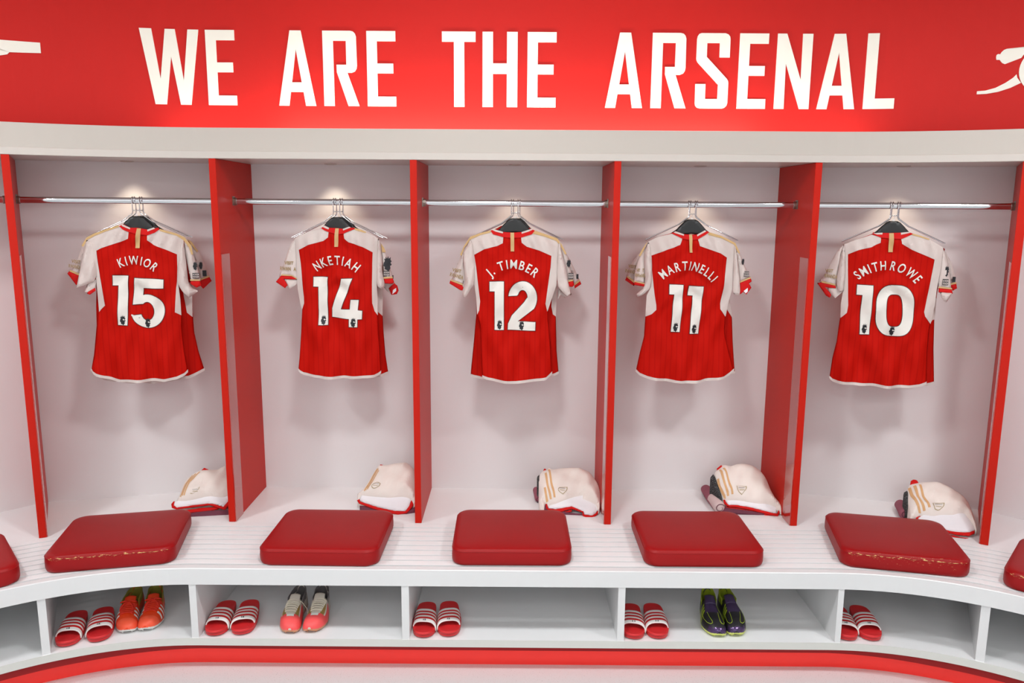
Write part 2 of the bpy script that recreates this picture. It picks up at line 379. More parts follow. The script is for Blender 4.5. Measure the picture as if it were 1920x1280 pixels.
DATA = {'bay':{1:{'o':[-1.6578,-0.3571,1.8713],'a':13.954},2:{'o':[-0.8018,-0.267,1.8713],'a':0.0},3:{'o':[-0.0065,-0.267,1.8713],'a':0.0},4:{'o':[0.7858,
-0.267,1.8713],'a':0.0},5:{'o':[1.6454,-0.3594,1.8713],'a':-14.383}},'S':{1:{'top':[[-0.204,-0.1546],[-0.1606,-0.132],[-0.1173,-0.1139],[-0.0697,
-0.0956],[-0.0502,-0.0888],[-0.0257,-0.1025],[0.0061,-0.1048],[0.0442,-0.1116],[0.0685,-0.1024],[0.0917,-0.1094],[0.1279,-0.1209],[0.1597,-0.1349],
[0.187,-0.1536]],'left':[[-0.204,-0.1546],[-0.1943,-0.2459],[-0.1797,-0.3289],[-0.1793,-0.4079],[-0.1798,-0.4429],[-0.1904,-0.5272],[-0.2109,-0.6569],
[-0.2301,-0.7134]],'right':[[0.187,-0.1536],[0.1761,-0.226],[0.155,-0.32],[0.1528,-0.3555],[0.1569,-0.4198],[0.1582,-0.4869],[0.1547,-0.5446],[0.1593,
-0.6541],[0.1699,-0.7404]],'hem':[[-0.2301,-0.7134],[-0.2229,-0.7305],[-0.2087,-0.7407],[-0.1773,-0.753],[-0.107,-0.7695],[-0.0262,-0.7733],[0.0713,
-0.7753],[0.1232,-0.7679],[0.1556,-0.7545],[0.1699,-0.7404]],'wl':[[-0.0697,-0.0956],[-0.1173,-0.1139],[-0.1606,-0.132],[-0.204,-0.1546],[-0.1943,
-0.2459],[-0.1797,-0.3289],[-0.1793,-0.4079],[-0.1786,-0.4687],[-0.171,-0.4586],[-0.1498,-0.4389],[-0.1522,-0.3968],[-0.158,-0.3502],[-0.1619,-0.3167],
[-0.1641,-0.2623],[-0.1662,-0.2003],[-0.1439,-0.189],[-0.1136,-0.1778],[-0.0638,-0.1619],[-0.0364,-0.1494],[-0.0317,-0.1185],[-0.0485,-0.1107]],
'wr':[[0.0917,-0.1094],[0.1597,-0.1349],[0.187,-0.1536],[0.1761,-0.226],[0.155,-0.32],[0.1528,-0.3555],[0.1569,-0.4198],[0.1568,-0.4917],[0.1321,
-0.4766],[0.1433,-0.3672],[0.1475,-0.3447],[0.1544,-0.2716],[0.1567,-0.2188],[0.1249,-0.2022],[0.0658,-0.1763],[0.0434,-0.1554],[0.0427,-0.1335],
[0.0691,-0.1255]],'collar':[[-0.0697,-0.0956],[-0.0521,-0.0865],[-0.0257,-0.1025],[0.0063,-0.1025],[0.0443,-0.1105],[0.0685,-0.1024],[0.0918,-0.1082],
[0.0736,-0.1232],[0.0448,-0.1347],[0.0044,-0.13],[-0.0312,-0.1208],[-0.0538,-0.1093]],'gold':[[0.0018,-0.1048],[0.0179,-0.1047],[0.0089,-0.1899],
[-0.0082,-0.1898]],'pipe':[[[-0.0543,-0.0877],[-0.0257,-0.1025],[-0.0262,-0.1093],[-0.059,-0.0934]],[[0.0421,-0.1105],[0.0685,-0.1013],[0.0747,
-0.1059],[0.0437,-0.1185]]],'gs':[[[0.0919,-0.107],[0.1601,-0.1279],[0.192,-0.1443],[0.2163,-0.1794],[0.2228,-0.2193],[0.2149,-0.2216],[0.2069,
-0.1887],[0.1867,-0.1582],[0.1595,-0.1372],[0.0913,-0.1163]],[[-0.0715,-0.0911],[-0.1276,-0.1104],[-0.1706,-0.1263],[-0.2031,-0.1432],[-0.2267,
-0.1795],[-0.2188,-0.184],[-0.2019,-0.1546],[-0.1693,-0.1365],[-0.1261,-0.1184],[-0.0699,-0.0991]]],'slv':[{'k':'A','p':[[-0.204,-0.1546],[-0.2239,
-0.2227],[-0.2598,-0.3622],[-0.2405,-0.3557],[-0.2189,-0.3468],[-0.1797,-0.3289],[-0.1671,-0.2461],[-0.172,-0.1729]]},{'k':'B','p':[[-0.2131,-0.3261],
[-0.232,-0.3813],[-0.2202,-0.3908],[-0.1872,-0.3728],[-0.1772,-0.3244]],'c':[[-0.2219,-0.3861],[-0.2098,-0.3921],[-0.1853,-0.3752],[-0.1863,-0.3613],
[-0.2128,-0.377]]}],'srv':[{'k':'B','p':[[0.187,-0.1536],[0.2055,-0.1747],[0.2228,-0.2193],[0.2352,-0.2737],[0.2452,-0.3332],[0.2448,-0.3403],[0.2044,
-0.3445],[0.1953,-0.2733],[0.1863,-0.2026]],'c':[[0.2026,-0.3373],[0.2449,-0.338],[0.2482,-0.3595],[0.2275,-0.3687],[0.204,-0.3516]],'g':[[0.2041,
-0.3302],[0.2452,-0.332],[0.2449,-0.338],[0.2037,-0.3373]]},{'k':'A','p':[[0.1866,-0.1606],[0.1931,-0.2732],[0.1955,-0.3443],[0.2075,-0.3683],[0.2356,
-0.3832],[0.196,-0.4123],[0.1707,-0.3891],[0.1549,-0.3579],[0.1493,-0.3412],[0.1586,-0.2611],[0.1723,-0.1792]]}],'lion':[[0.2287,-0.2713,0.0178,
0.0402]],'patch':[[0.2295,-0.3139,0.0289,0.0237]],'text':[],'name':['KIWIOR',[-0.0701,-0.2506],[-0.0032,-0.2419],[0.0639,-0.2718],0.0394],'dig':[['1',
[-0.1069,-0.3069],[-0.0465,-0.31],[-0.1227,-0.5237]],['5',[-0.0342,-0.3172],[0.1029,-0.3239],[-0.0494,-0.5373]]],'badge':[[-0.0795,-0.5044],[0.0204,
-0.5191]]},2:{'top':[[-0.188,-0.1474],[-0.166,-0.1331],[-0.1419,-0.1235],[-0.1059,-0.1139],[-0.0675,-0.1007],[-0.0505,-0.09],[-0.0319,-0.1005],[0.0061,
-0.1014],[0.0321,-0.1047],[0.0584,-0.0952],[0.0831,-0.1032],[0.1314,-0.1193],[0.1666,-0.1332],[0.1842,-0.1449]],'left':[[-0.188,-0.1474],[-0.1863,
-0.2255],[-0.1881,-0.3307],[-0.1854,-0.3812],[-0.1759,-0.4464],[-0.1696,-0.4707],[-0.1737,-0.5146],[-0.1785,-0.5759],[-0.1904,-0.6921],[-0.1983,
-0.7395]],'right':[[0.1842,-0.1449],[0.1813,-0.223],[0.1735,-0.3546],[0.1758,-0.4149],[0.1753,-0.4902],[0.1758,-0.5759],[0.1804,-0.6523],[0.1842,
-0.7492]],'hem':[[-0.1983,-0.7395],[-0.1902,-0.7494],[-0.1734,-0.7593],[-0.0748,-0.7736],[0.0392,-0.7728],[0.1544,-0.767],[0.1742,-0.7581],[0.1842,
-0.7492]],'wl':[[-0.0675,-0.1019],[-0.1059,-0.1139],[-0.1419,-0.1235],[-0.166,-0.1331],[-0.188,-0.1474],[-0.1863,-0.2255],[-0.1881,-0.3307],[-0.1854,
-0.3812],[-0.1759,-0.4464],[-0.1696,-0.4707],[-0.157,-0.439],[-0.1558,-0.4075],[-0.1604,-0.3329],[-0.165,-0.2587],[-0.1719,-0.1986],[-0.1248,-0.1753],
[-0.0575,-0.1574],[-0.038,-0.1417],[-0.0348,-0.1174],[-0.0512,-0.1112]],'wr':[[0.0831,-0.1044],[0.1314,-0.1193],[0.1666,-0.1332],[0.1842,-0.1449],
[0.1813,-0.223],[0.1735,-0.3546],[0.1758,-0.4149],[0.1748,-0.4927],[0.1612,-0.4733],[0.1524,-0.4369],[0.1532,-0.3499],[0.1566,-0.2565],[0.1602,
-0.2066],[0.1155,-0.182],[0.0565,-0.1623],[0.038,-0.1459],[0.0339,-0.1235]],'collar':[[-0.0675,-0.1007],[-0.0505,-0.0891],[-0.0318,-0.0993],[0.0061,
-0.1002],[0.0297,-0.1036],[0.0585,-0.094],[0.0831,-0.1032],[0.0338,-0.1247],[0.0053,-0.1273],[-0.0348,-0.1181],[-0.0512,-0.1112]],'gold':[[-0.0034,
-0.1014],[0.012,-0.1013],[0.0083,-0.1827],[-0.0072,-0.1828]],'pipe':[[[-0.0528,-0.0889],[-0.0318,-0.0993],[-0.0344,-0.1064],[-0.0602,-0.096]],[[0.0297,
-0.1036],[0.0585,-0.0935],[0.0655,-0.0975],[0.0319,-0.1106]]],'gs':[[[0.1968,-0.1661],[0.2107,-0.1873],[0.2174,-0.2062],[0.2007,-0.2063],[0.1977,
-0.1826]],[[0.082,-0.0997],[0.1103,-0.1066],[0.1338,-0.117],[0.1289,-0.1217],[0.0818,-0.1079]]],'slv':[{'k':'B','p':[[-0.188,-0.1474],[-0.2128,
-0.1736],[-0.2315,-0.2211],[-0.2558,-0.2856],[-0.2718,-0.324],[-0.2524,-0.3191],[-0.2095,-0.3236],[-0.1836,-0.3378],[-0.1825,-0.2493],[-0.1821,
-0.1781]],'c':[[-0.257,-0.3131],[-0.2092,-0.3164],[-0.1858,-0.3318],[-0.2098,-0.332],[-0.2457,-0.3298],[-0.2301,-0.3574],[-0.2427,-0.3719],[-0.2835,
-0.3433]],'g':[[-0.2544,-0.3083],[-0.209,-0.3116],[-0.1856,-0.3258],[-0.1857,-0.3306],[-0.2092,-0.3164],[-0.257,-0.3143]]},{'k':'I','p':[[-0.248,
-0.3287],[-0.2097,-0.3308],[-0.181,-0.333],[-0.194,-0.3571],[-0.2236,-0.3766],[-0.2329,-0.367]]}],'srv':[{'k':'B','p':[[0.1899,-0.1567],[0.2128,
-0.1991],[0.2261,-0.2465],[0.2417,-0.3061],[0.2461,-0.3277],[0.2077,-0.3279],[0.1999,-0.2467]],'c':[[0.2054,-0.3255],[0.2462,-0.3217],[0.253,-0.342],
[0.2433,-0.3493],[0.2097,-0.3471]],'g':[[0.2055,-0.3184],[0.2451,-0.3157],[0.2474,-0.3229],[0.2054,-0.3255]]},{'k':'A','p':[[0.1842,-0.1449],[0.1969,
-0.1637],[0.1975,-0.2467],[0.201,-0.3064],[0.2098,-0.3423],[0.2093,-0.3664],[0.19,-0.3713],[0.1735,-0.3546],[0.1783,-0.2468]]}],'lion':[[0.2259,
-0.2584,0.0358,0.0665]],'patch':[[0.2196,-0.3015,0.0275,0.0239]],'text':[['VISIT',-0.2187,-0.2567,0.0407,0.0148,-2],['RWANDA',-0.2233,-0.283,0.0718,
0.0167,-3]],'name':['NKETIAH',[-0.09,-0.2677],[-0.0006,-0.2409],[0.0869,-0.2725],0.0423],'dig':[['1',[-0.1061,-0.3174],[-0.0433,-0.3186],[-0.1127,
-0.5347]],['4',[-0.0236,-0.3247],[0.1128,-0.3238],[-0.0307,-0.5442]]],'badge':[[-0.0677,-0.5139],[0.0693,-0.5227]]},3:{'top':[[-0.1987,-0.1445],
[-0.1654,-0.1278],[-0.1298,-0.1157],[-0.1061,-0.1062],[-0.0919,-0.1014],[-0.0515,-0.1129],[-0.0088,-0.1149],[0.0315,-0.1123],[0.0741,-0.1003],[0.0908,
-0.1049],[0.1313,-0.1199],[0.1814,-0.1395],[0.203,-0.1512]],'left':[[-0.1987,-0.1445],[-0.1893,-0.2201],[-0.18,-0.3492],[-0.1716,-0.4118],[-0.1681,
-0.4846],[-0.1536,-0.5383],[-0.1488,-0.6862],[-0.1439,-0.7684]],'right':[[0.203,-0.1512],[0.1994,-0.2175],[0.192,-0.349],[0.1713,-0.4094],[0.1552,
-0.458],[0.1547,-0.5068],[0.1586,-0.5312],[0.1661,-0.6073],[0.1779,-0.7486]],'hem':[[-0.1439,-0.7684],[-0.1169,-0.777],[-0.0802,-0.7842],[0.0117,
-0.7898],[0.0888,-0.783],[0.1499,-0.7713],[0.1779,-0.7486]],'wl':[[-0.1061,-0.1085],[-0.1298,-0.1157],[-0.1654,-0.1278],[-0.1987,-0.1445],[-0.1893,
-0.2201],[-0.18,-0.3492],[-0.1716,-0.4118],[-0.1681,-0.4871],[-0.1584,-0.4675],[-0.1536,-0.4252],[-0.1656,-0.3274],[-0.1715,-0.2712],[-0.1807,-0.2153],
[-0.1345,-0.1889],[-0.0786,-0.1744],[-0.0524,-0.1624],[-0.0497,-0.1333],[-0.0965,-0.1226]],'wr':[[0.0908,-0.1072],[0.1313,-0.1199],[0.1814,-0.1395],
[0.203,-0.1512],[0.1994,-0.2175],[0.192,-0.349],[0.1713,-0.4094],[0.1552,-0.4629],[0.1515,-0.4702],[0.1428,-0.4339],[0.1514,-0.3628],[0.1634,-0.2689],
[0.166,-0.217],[0.1084,-0.192],[0.0559,-0.177],[0.0319,-0.1587],[0.0294,-0.1347],[0.0767,-0.1214]],'collar':[[-0.1061,-0.1074],[-0.0919,-0.1002],
[-0.0515,-0.1129],[-0.0088,-0.1149],[0.0315,-0.1123],[0.0741,-0.0991],[0.0908,-0.1049],[0.0779,-0.1214],[0.0317,-0.1358],[-0.0086,-0.1385],[-0.0514,
-0.1352],[-0.0965,-0.1226]],'gold':[[-0.0183,-0.115],[-0.0017,-0.1149],[-0.0011,-0.1975],[-0.0165,-0.1976]],'pipe':[[[-0.093,-0.1002],[-0.0515,
-0.1117],[-0.0515,-0.1187],[-0.0823,-0.1119],[-0.1002,-0.1038]],[[0.0315,-0.1123],[0.0741,-0.0979],[0.0812,-0.1014],[0.06,-0.1109],[0.0316,-0.1194]]],
'gs':[[[-0.1084,-0.1062],[-0.1535,-0.1183],[-0.1987,-0.135],[-0.2273,-0.1777],[-0.2442,-0.2158],[-0.237,-0.2205],[-0.225,-0.1848],[-0.1963,-0.1468],
[-0.1535,-0.1277],[-0.1037,-0.1144]],[[0.0884,-0.1049],[0.1313,-0.1187],[0.1909,-0.1383],[0.2128,-0.1677],[0.2349,-0.2078],[0.2279,-0.2114],[0.2057,
-0.1724],[0.1864,-0.1501],[0.1314,-0.1305],[0.0814,-0.119]]],'slv':[{'k':'B','p':[[-0.1987,-0.1445],[-0.2202,-0.173],[-0.2394,-0.2157],[-0.2611,
-0.2683],[-0.2855,-0.3331],[-0.2352,-0.3568],[-0.2231,-0.3278],[-0.2252,-0.2442]],'c':[[-0.289,-0.3307],[-0.2831,-0.333],[-0.2352,-0.3531],[-0.2209,
-0.3783],[-0.2353,-0.376],[-0.2449,-0.3749],[-0.2927,-0.3451]],'g':[[-0.2854,-0.3259],[-0.2328,-0.3459],[-0.2304,-0.3543],[-0.2867,-0.3331]]},{'k':'A',
'p':[[-0.1987,-0.1468],[-0.2346,-0.2205],[-0.223,-0.3039],[-0.2207,-0.3398],[-0.2377,-0.3881],[-0.2282,-0.4098],[-0.2137,-0.4],[-0.1968,-0.3685],
[-0.18,-0.3492],[-0.1798,-0.2439],[-0.1868,-0.1727]]}],'srv':[{'k':'B','p':[[0.203,-0.1512],[0.2224,-0.1747],[0.235,-0.2101],[0.253,-0.2767],[0.2659,
-0.3269],[0.2445,-0.3342],[0.2336,-0.2649],[0.2085,-0.1937]],'c':[[0.2433,-0.333],[0.2659,-0.3281],[0.2723,-0.3484],[0.2641,-0.3569],[0.2473,-0.3558]],
'g':[[0.242,-0.3282],[0.2658,-0.3233],[0.2672,-0.3293],[0.2421,-0.3342]]},{'k':'A','p':[[0.203,-0.1536],[0.2109,-0.1937],[0.2288,-0.2649],[0.2445,
-0.3366],[0.26,-0.3919],[0.2409,-0.3993],[0.2189,-0.3801],[0.1944,-0.349],[0.195,-0.2413],[0.1986,-0.1701]]}],'lion':[[0.2453,-0.2505,0.0191,0.0357]],
'patch':[[0.2553,-0.3066,0.0227,0.0263]],'text':[['VISIT',-0.2588,-0.285,0.0406,0.0144,-12],['RWANDA',-0.259,-0.3101,0.0623,0.0168,-14]],
'name':['J. TIMBER',[-0.1153,-0.2947],[-0.0126,-0.2534],[0.0941,-0.2909],0.0416],'dig':[['1',[-0.1104,-0.3331],[-0.0464,-0.3338],[-0.11,-0.5514]],['2',
[-0.0289,-0.3313],[0.103,-0.3304],[-0.0276,-0.5555]]],'badge':[[-0.0645,-0.5291],[0.0352,-0.532]]},4:{'top':[[-0.1925,-0.1509],[-0.1505,-0.1294],
[-0.0895,-0.1125],[-0.0732,-0.1053],[-0.0371,-0.118],[-0.0086,-0.119],[0.0213,-0.1188],[0.0558,-0.1009],[0.0762,-0.1067],[0.1342,-0.1275],[0.1705,
-0.1413],[0.1954,-0.1624]],'left':[[-0.1925,-0.1509],[-0.1845,-0.2385],[-0.1732,-0.3533],[-0.1909,-0.3944],[-0.1935,-0.489],[-0.1963,-0.5821],[-0.2131,
-0.6587],[-0.2291,-0.7334]],'right':[[0.1954,-0.1624],[0.1959,-0.2597],[0.1945,-0.3652],[0.1828,-0.416],[0.1719,-0.4816],[0.1705,-0.5476],[0.1774,
-0.5868],[0.1981,-0.6558],[0.2239,-0.7276]],'hem':[[-0.2291,-0.7334],[-0.2124,-0.7495],[-0.1777,-0.763],[-0.1014,-0.7764],[-0.0252,-0.7819],[0.0677,
-0.78],[0.1731,-0.7605],[0.2029,-0.7452],[0.2239,-0.7276]],'wl':[[-0.0894,-0.1148],[-0.1505,-0.1294],[-0.1925,-0.1509],[-0.1845,-0.2385],[-0.1732,
-0.3533],[-0.1909,-0.3944],[-0.1935,-0.4902],[-0.1674,-0.4767],[-0.1477,-0.4571],[-0.1485,-0.4352],[-0.1609,-0.3594],[-0.1709,-0.2837],[-0.179,-0.214],
[-0.104,-0.1834],[-0.0527,-0.1641],[-0.0434,-0.1357]],'wr':[[0.0739,-0.109],[0.1342,-0.1275],[0.1705,-0.1413],[0.1954,-0.1624],[0.1959,-0.2597],
[0.1945,-0.3652],[0.1828,-0.416],[0.1716,-0.4865],[0.1687,-0.4858],[0.1423,-0.4519],[0.141,-0.4252],[0.1509,-0.3573],[0.1579,-0.2815],[0.1604,-0.2195],
[0.1308,-0.2007],[0.0751,-0.1821],[0.034,-0.1682],[0.0255,-0.1386]],'collar':[[-0.0895,-0.1137],[-0.0733,-0.1042],[-0.0362,-0.1168],[-0.0086,-0.119],
[0.0213,-0.1188],[0.0557,-0.0998],[0.0762,-0.1067],[0.0255,-0.1388],[-0.0075,-0.1425],[-0.0434,-0.1369]],'gold':[[-0.0133,-0.119],[-0.0003,-0.1189],
[0.0033,-0.1978],[-0.0098,-0.1979]],'pipe':[[[-0.0756,-0.1042],[-0.0362,-0.1168],[-0.0368,-0.1239],[-0.0825,-0.1101]],[[0.0213,-0.1188],[0.0557,
-0.0986],[0.0618,-0.1032],[0.0226,-0.1259]]],'gs':[[[0.0738,-0.1067],[0.134,-0.1239],[0.1973,-0.1541],[0.2213,-0.2001],[0.2141,-0.2002],[0.1906,
-0.1613],[0.1345,-0.1345],[0.0697,-0.1185]],[[-0.1949,-0.1485],[-0.2197,-0.1865],[-0.2331,-0.2151],[-0.2258,-0.2174],[-0.2124,-0.1912]]],
'slv':[{'k':'B','p':[[-0.1925,-0.1509],[-0.215,-0.1865],[-0.2327,-0.2269],[-0.2473,-0.289],[-0.2482,-0.3346],[-0.2023,-0.3439],[-0.1971,-0.2863],
[-0.2001,-0.203]],'c':[[-0.2483,-0.331],[-0.2,-0.3414],[-0.1971,-0.3546],[-0.2502,-0.3466]],'g':[[-0.2484,-0.3274],[-0.2001,-0.3378],[-0.1999,-0.3426],
[-0.2482,-0.3322]]},{'k':'A','p':[[-0.1924,-0.1532],[-0.2118,-0.2102],[-0.2011,-0.3102],[-0.2042,-0.3583],[-0.2392,-0.3875],[-0.2364,-0.3995],[-0.2102,
-0.3921],[-0.1708,-0.3533],[-0.1726,-0.2384],[-0.1847,-0.1674]]}],'srv':[{'k':'B','p':[[0.1976,-0.16],[0.2236,-0.2001],[0.243,-0.2475],[0.2752,
-0.3094],[0.2265,-0.3361],[0.215,-0.2596],[0.2046,-0.2002]],'c':[[0.2251,-0.3325],[0.2753,-0.3106],[0.281,-0.3261],[0.2696,-0.3358],[0.2815,-0.355],
[0.2605,-0.3864],[0.2454,-0.3745],[0.2317,-0.3866]],'g':[[0.2247,-0.3265],[0.2738,-0.3058],[0.2766,-0.3118],[0.2251,-0.3337]],'i':[[0.2452,-0.3697],
[0.2635,-0.3551],[0.2645,-0.3719],[0.2554,-0.3804]]},{'k':'A','p':[[0.1954,-0.1624],[0.2076,-0.2121],[0.215,-0.2596],[0.2255,-0.3193],[0.2314,-0.3818],
[0.2222,-0.3891],[0.2027,-0.3844],[0.1968,-0.3628],[0.1959,-0.2597]]}],'lion':[[0.2353,-0.238,0.0119,0.0309]],'patch':[[0.2534,-0.2928,0.0227,0.0239]],
'text':[['VISIT',-0.2249,-0.2781,0.0358,0.0143,-2],['RWANDA',-0.2205,-0.302,0.0526,0.0158,-3]],'name':['MARTINELLI',[-0.1251,-0.2942],[-0.012,-0.2552],
[0.1067,-0.3141],0.0416],'dig':[['1',[-0.0938,-0.3407],[-0.0321,-0.3427],[-0.1018,-0.5544]],['1',[-0.0065,-0.3464],[0.0586,-0.3493],[-0.019,-0.5612]]],
'badge':[[-0.0588,-0.5345],[0.0249,-0.5412]]},5:{'top':[[-0.1918,-0.1549],[-0.1497,-0.1355],[-0.0847,-0.109],[-0.0764,-0.1055],[-0.043,-0.105],
[-0.0102,-0.1045],[0.0299,-0.1028],[0.0625,-0.0989],[0.0785,-0.1043],[0.1475,-0.1283],[0.2043,-0.1613]],'left':[[-0.1918,-0.1549],[-0.1825,-0.253],
[-0.1832,-0.3642],[-0.1881,-0.4193],[-0.1863,-0.4743],[-0.1897,-0.5203],[-0.1935,-0.5908],[-0.2061,-0.6671],[-0.2124,-0.7512]],'right':[[0.2043,
-0.1613],[0.2034,-0.2433],[0.1956,-0.3424],[0.1949,-0.405],[0.1879,-0.4683],[0.1839,-0.4943],[0.181,-0.5344],[0.1824,-0.6101],[0.1917,-0.753]],
'hem':[[-0.2124,-0.7512],[-0.1993,-0.7628],[-0.1786,-0.7677],[-0.0796,-0.7726],[0.0178,-0.7737],[0.1192,-0.7721],[0.1606,-0.7658],[0.1917,-0.753]],
'wl':[[-0.0845,-0.1113],[-0.1497,-0.1355],[-0.1918,-0.1549],[-0.1825,-0.253],[-0.1832,-0.3642],[-0.1881,-0.4193],[-0.1856,-0.4839],[-0.162,-0.458],
[-0.1589,-0.4241],[-0.1655,-0.3352],[-0.1714,-0.2542],[-0.1755,-0.1989],[-0.1377,-0.1795],[-0.0847,-0.1645],[-0.0496,-0.1454],[-0.0482,-0.1223]],
'wr':[[0.0787,-0.1066],[0.1475,-0.1283],[0.2043,-0.1613],[0.2034,-0.2433],[0.1956,-0.3424],[0.1949,-0.405],[0.1879,-0.4683],[0.184,-0.4954],[0.1555,
-0.4603],[0.1497,-0.4418],[0.1601,-0.354],[0.1689,-0.2671],[0.1727,-0.2134],[0.123,-0.1925],[0.0759,-0.1729],[0.0371,-0.1484],[0.0319,-0.1267]],
'collar':[[-0.0848,-0.1079],[-0.0764,-0.1043],[-0.0432,-0.1029],[-0.0104,-0.1024],[0.0297,-0.1005],[0.0624,-0.0977],[0.0785,-0.1043],[0.032,-0.1279],
[-0.0084,-0.1263],[-0.0481,-0.1234]],'gold':[[-0.0167,-0.1034],[0.0014,-0.1032],[0.0027,-0.1847],[-0.0152,-0.1851]],'pipe':[[[-0.0807,-0.1044],
[-0.0433,-0.1015],[-0.0439,-0.1096],[-0.0653,-0.1099]],[[0.0297,-0.1005],[0.0623,-0.0966],[0.0697,-0.0999],[0.0305,-0.1096]]],'gs':[[[0.0763,-0.1032],
[0.1107,-0.1129],[0.1473,-0.126],[0.1456,-0.1306],[0.1113,-0.1198],[0.0748,-0.1101]]],'slv':[{'k':'B','p':[[-0.194,-0.1549],[-0.2202,-0.1881],[-0.2375,
-0.2238],[-0.2558,-0.2786],[-0.2881,-0.3271],[-0.2179,-0.3439],[-0.2077,-0.3009],[-0.199,-0.2064]],'c':[[-0.2947,-0.3296],[-0.2726,-0.3254],[-0.2183,
-0.338],[-0.2129,-0.3509],[-0.2441,-0.3495],[-0.26,-0.3465],[-0.2309,-0.3801],[-0.2365,-0.3947],[-0.2528,-0.3857]],'g':[[-0.2752,-0.3195],[-0.2187,
-0.3321],[-0.216,-0.3391],[-0.277,-0.3267]]},{'k':'I','p':[[-0.2486,-0.3497],[-0.2112,-0.3437],[-0.1822,-0.3476],[-0.1808,-0.3665],[-0.1934,-0.3765],
[-0.2119,-0.3962],[-0.2355,-0.3779]]},{'k':'A','p':[[-0.1937,-0.1596],[-0.2056,-0.2066],[-0.2116,-0.2774],[-0.2139,-0.3367],[-0.2008,-0.3648],[-0.1812,
-0.3618],[-0.1803,-0.253]]}],'srv':[{'k':'A','p':[[0.2071,-0.3536],[0.2552,-0.3566],[0.2486,-0.3753],[0.2361,-0.3977],[0.2206,-0.3878]]},{'k':'B',
'p':[[0.2043,-0.1613],[0.2196,-0.1928],[0.2344,-0.2425],[0.249,-0.3108],[0.2535,-0.3382],[0.2019,-0.3422],[0.1971,-0.3123],[0.2004,-0.2091]],
'c':[[0.2013,-0.3353],[0.2538,-0.3405],[0.2596,-0.3587],[0.2516,-0.3625],[0.2031,-0.356]],'g':[[0.2007,-0.3295],[0.2532,-0.3348],[0.2548,-0.3405],
[0.2014,-0.3364]]}],'lion':[[0.226,-0.2633,0.0165,0.048]],'patch':[[0.225,-0.3098,0.0228,0.0264]],'text':[['VISIT',-0.2484,-0.2724,0.0331,0.0141,-3],
['RWANDA',-0.2389,-0.2971,0.0529,0.0166,-6]],'name':['SMITH ROWE',[-0.1328,-0.2882],[-0.0087,-0.2417],[0.1119,-0.2987],0.0413],'dig':[['1',[-0.1289,
-0.331],[-0.0651,-0.3321],[-0.1284,-0.5489]],['0',[-0.0524,-0.3281],[0.1017,-0.3269],[-0.0413,-0.5532]]],'badge':[[-0.0863,-0.5253],[0.0264,
-0.5297]]}},'B':{1:{'top':[[-0.2038,-0.1664],[-0.155,-0.1388],[-0.067,-0.1065],[-0.0241,-0.1111],[0.0299,-0.1158],[0.0847,-0.1158],[0.1498,-0.1347],
[0.2079,-0.1704]],'left':[[-0.2038,-0.1664],[-0.2028,-0.3202],[-0.1976,-0.3791],[-0.2041,-0.45],[-0.2084,-0.5358],[-0.2292,-0.6676],[-0.2472,-0.7325]],
'right':[[0.2079,-0.1704],[0.2039,-0.278],[0.1984,-0.4108],[0.1965,-0.4827],[0.1978,-0.5775],[0.211,-0.6673],[0.2332,-0.7483]],'hem':[[-0.2472,
-0.7325],[-0.1931,-0.7679],[-0.0709,-0.7908],[0.0596,-0.7907],[0.1631,-0.7791],[0.2332,-0.7483]],'wr':[[0.1591,-0.3495],[0.2008,-0.3502],[0.1984,
-0.4108],[0.195,-0.5084],[0.1736,-0.4858],[0.1661,-0.4223]],'pipe':[],'gs':[[[0.1932,-0.1538],[0.2105,-0.1657],[0.2372,-0.2088],[0.2302,-0.2135],
[0.2054,-0.1752]]],'slv':[{'k':'B','p':[[-0.2199,-0.1548],[-0.2435,-0.187],[-0.2674,-0.2493],[-0.2966,-0.2978],[-0.2623,-0.3193],[-0.2451,-0.2612],
[-0.2112,-0.1802]],'c':[[-0.2982,-0.292],[-0.2616,-0.3099],[-0.2695,-0.3566],[-0.2776,-0.3518],[-0.3075,-0.3023]],'g':[[-0.2935,-0.2862],[-0.2589,
-0.303],[-0.2597,-0.3123],[-0.2972,-0.2932]]}],'srv':[{'k':'B','p':[[0.1822,-0.1514],[0.2079,-0.1704],[0.2372,-0.2088],[0.2611,-0.2666],[0.2782,
-0.3272],[0.2409,-0.3436],[0.2226,-0.2662],[0.2014,-0.2061]],'c':[[0.2388,-0.3399],[0.2772,-0.3248],[0.2864,-0.3443],[0.2479,-0.3801],[0.2352,
-0.3629]],'g':[[0.2391,-0.3339],[0.2764,-0.3187],[0.2783,-0.326],[0.2387,-0.3412]]}],'lion':[[0.2448,-0.2736,0.0159,0.0361]],'patch':[[0.2582,-0.3088,
0.017,0.0265]],'text':[['VISIT',-0.2675,-0.2505,0.036,0.0139,-10],['RWANDA',-0.2724,-0.2725,0.0508,0.0151,-10]]},2:{'top':[[-0.1936,-0.1619],[-0.1344,
-0.1327],[-0.0659,-0.1083],[-0.008,-0.1103],[0.0597,-0.1098],[0.1315,-0.1333],[0.1793,-0.1594]],'left':[[-0.1936,-0.1619],[-0.1864,-0.351],[-0.1833,
-0.5236],[-0.1891,-0.6738],[-0.1951,-0.765]],'right':[[0.1793,-0.1594],[0.1865,-0.2753],[0.1915,-0.3851],[0.1866,-0.4986],[0.1897,-0.5833],[0.1962,
-0.6862],[0.2083,-0.7647]],'hem':[[-0.1951,-0.765],[-0.1084,-0.7797],[0.0909,-0.7795],[0.1782,-0.7751],[0.2083,-0.7647]],'wr':[[0.1678,-0.3485],[0.191,
-0.3484],[0.1915,-0.3851],[0.1865,-0.5036],[0.1648,-0.4814]],'pipe':[],'gs':[],'slv':[],'srv':[{'k':'B','p':[[0.1924,-0.2268],[0.2103,-0.2994],[0.2459,
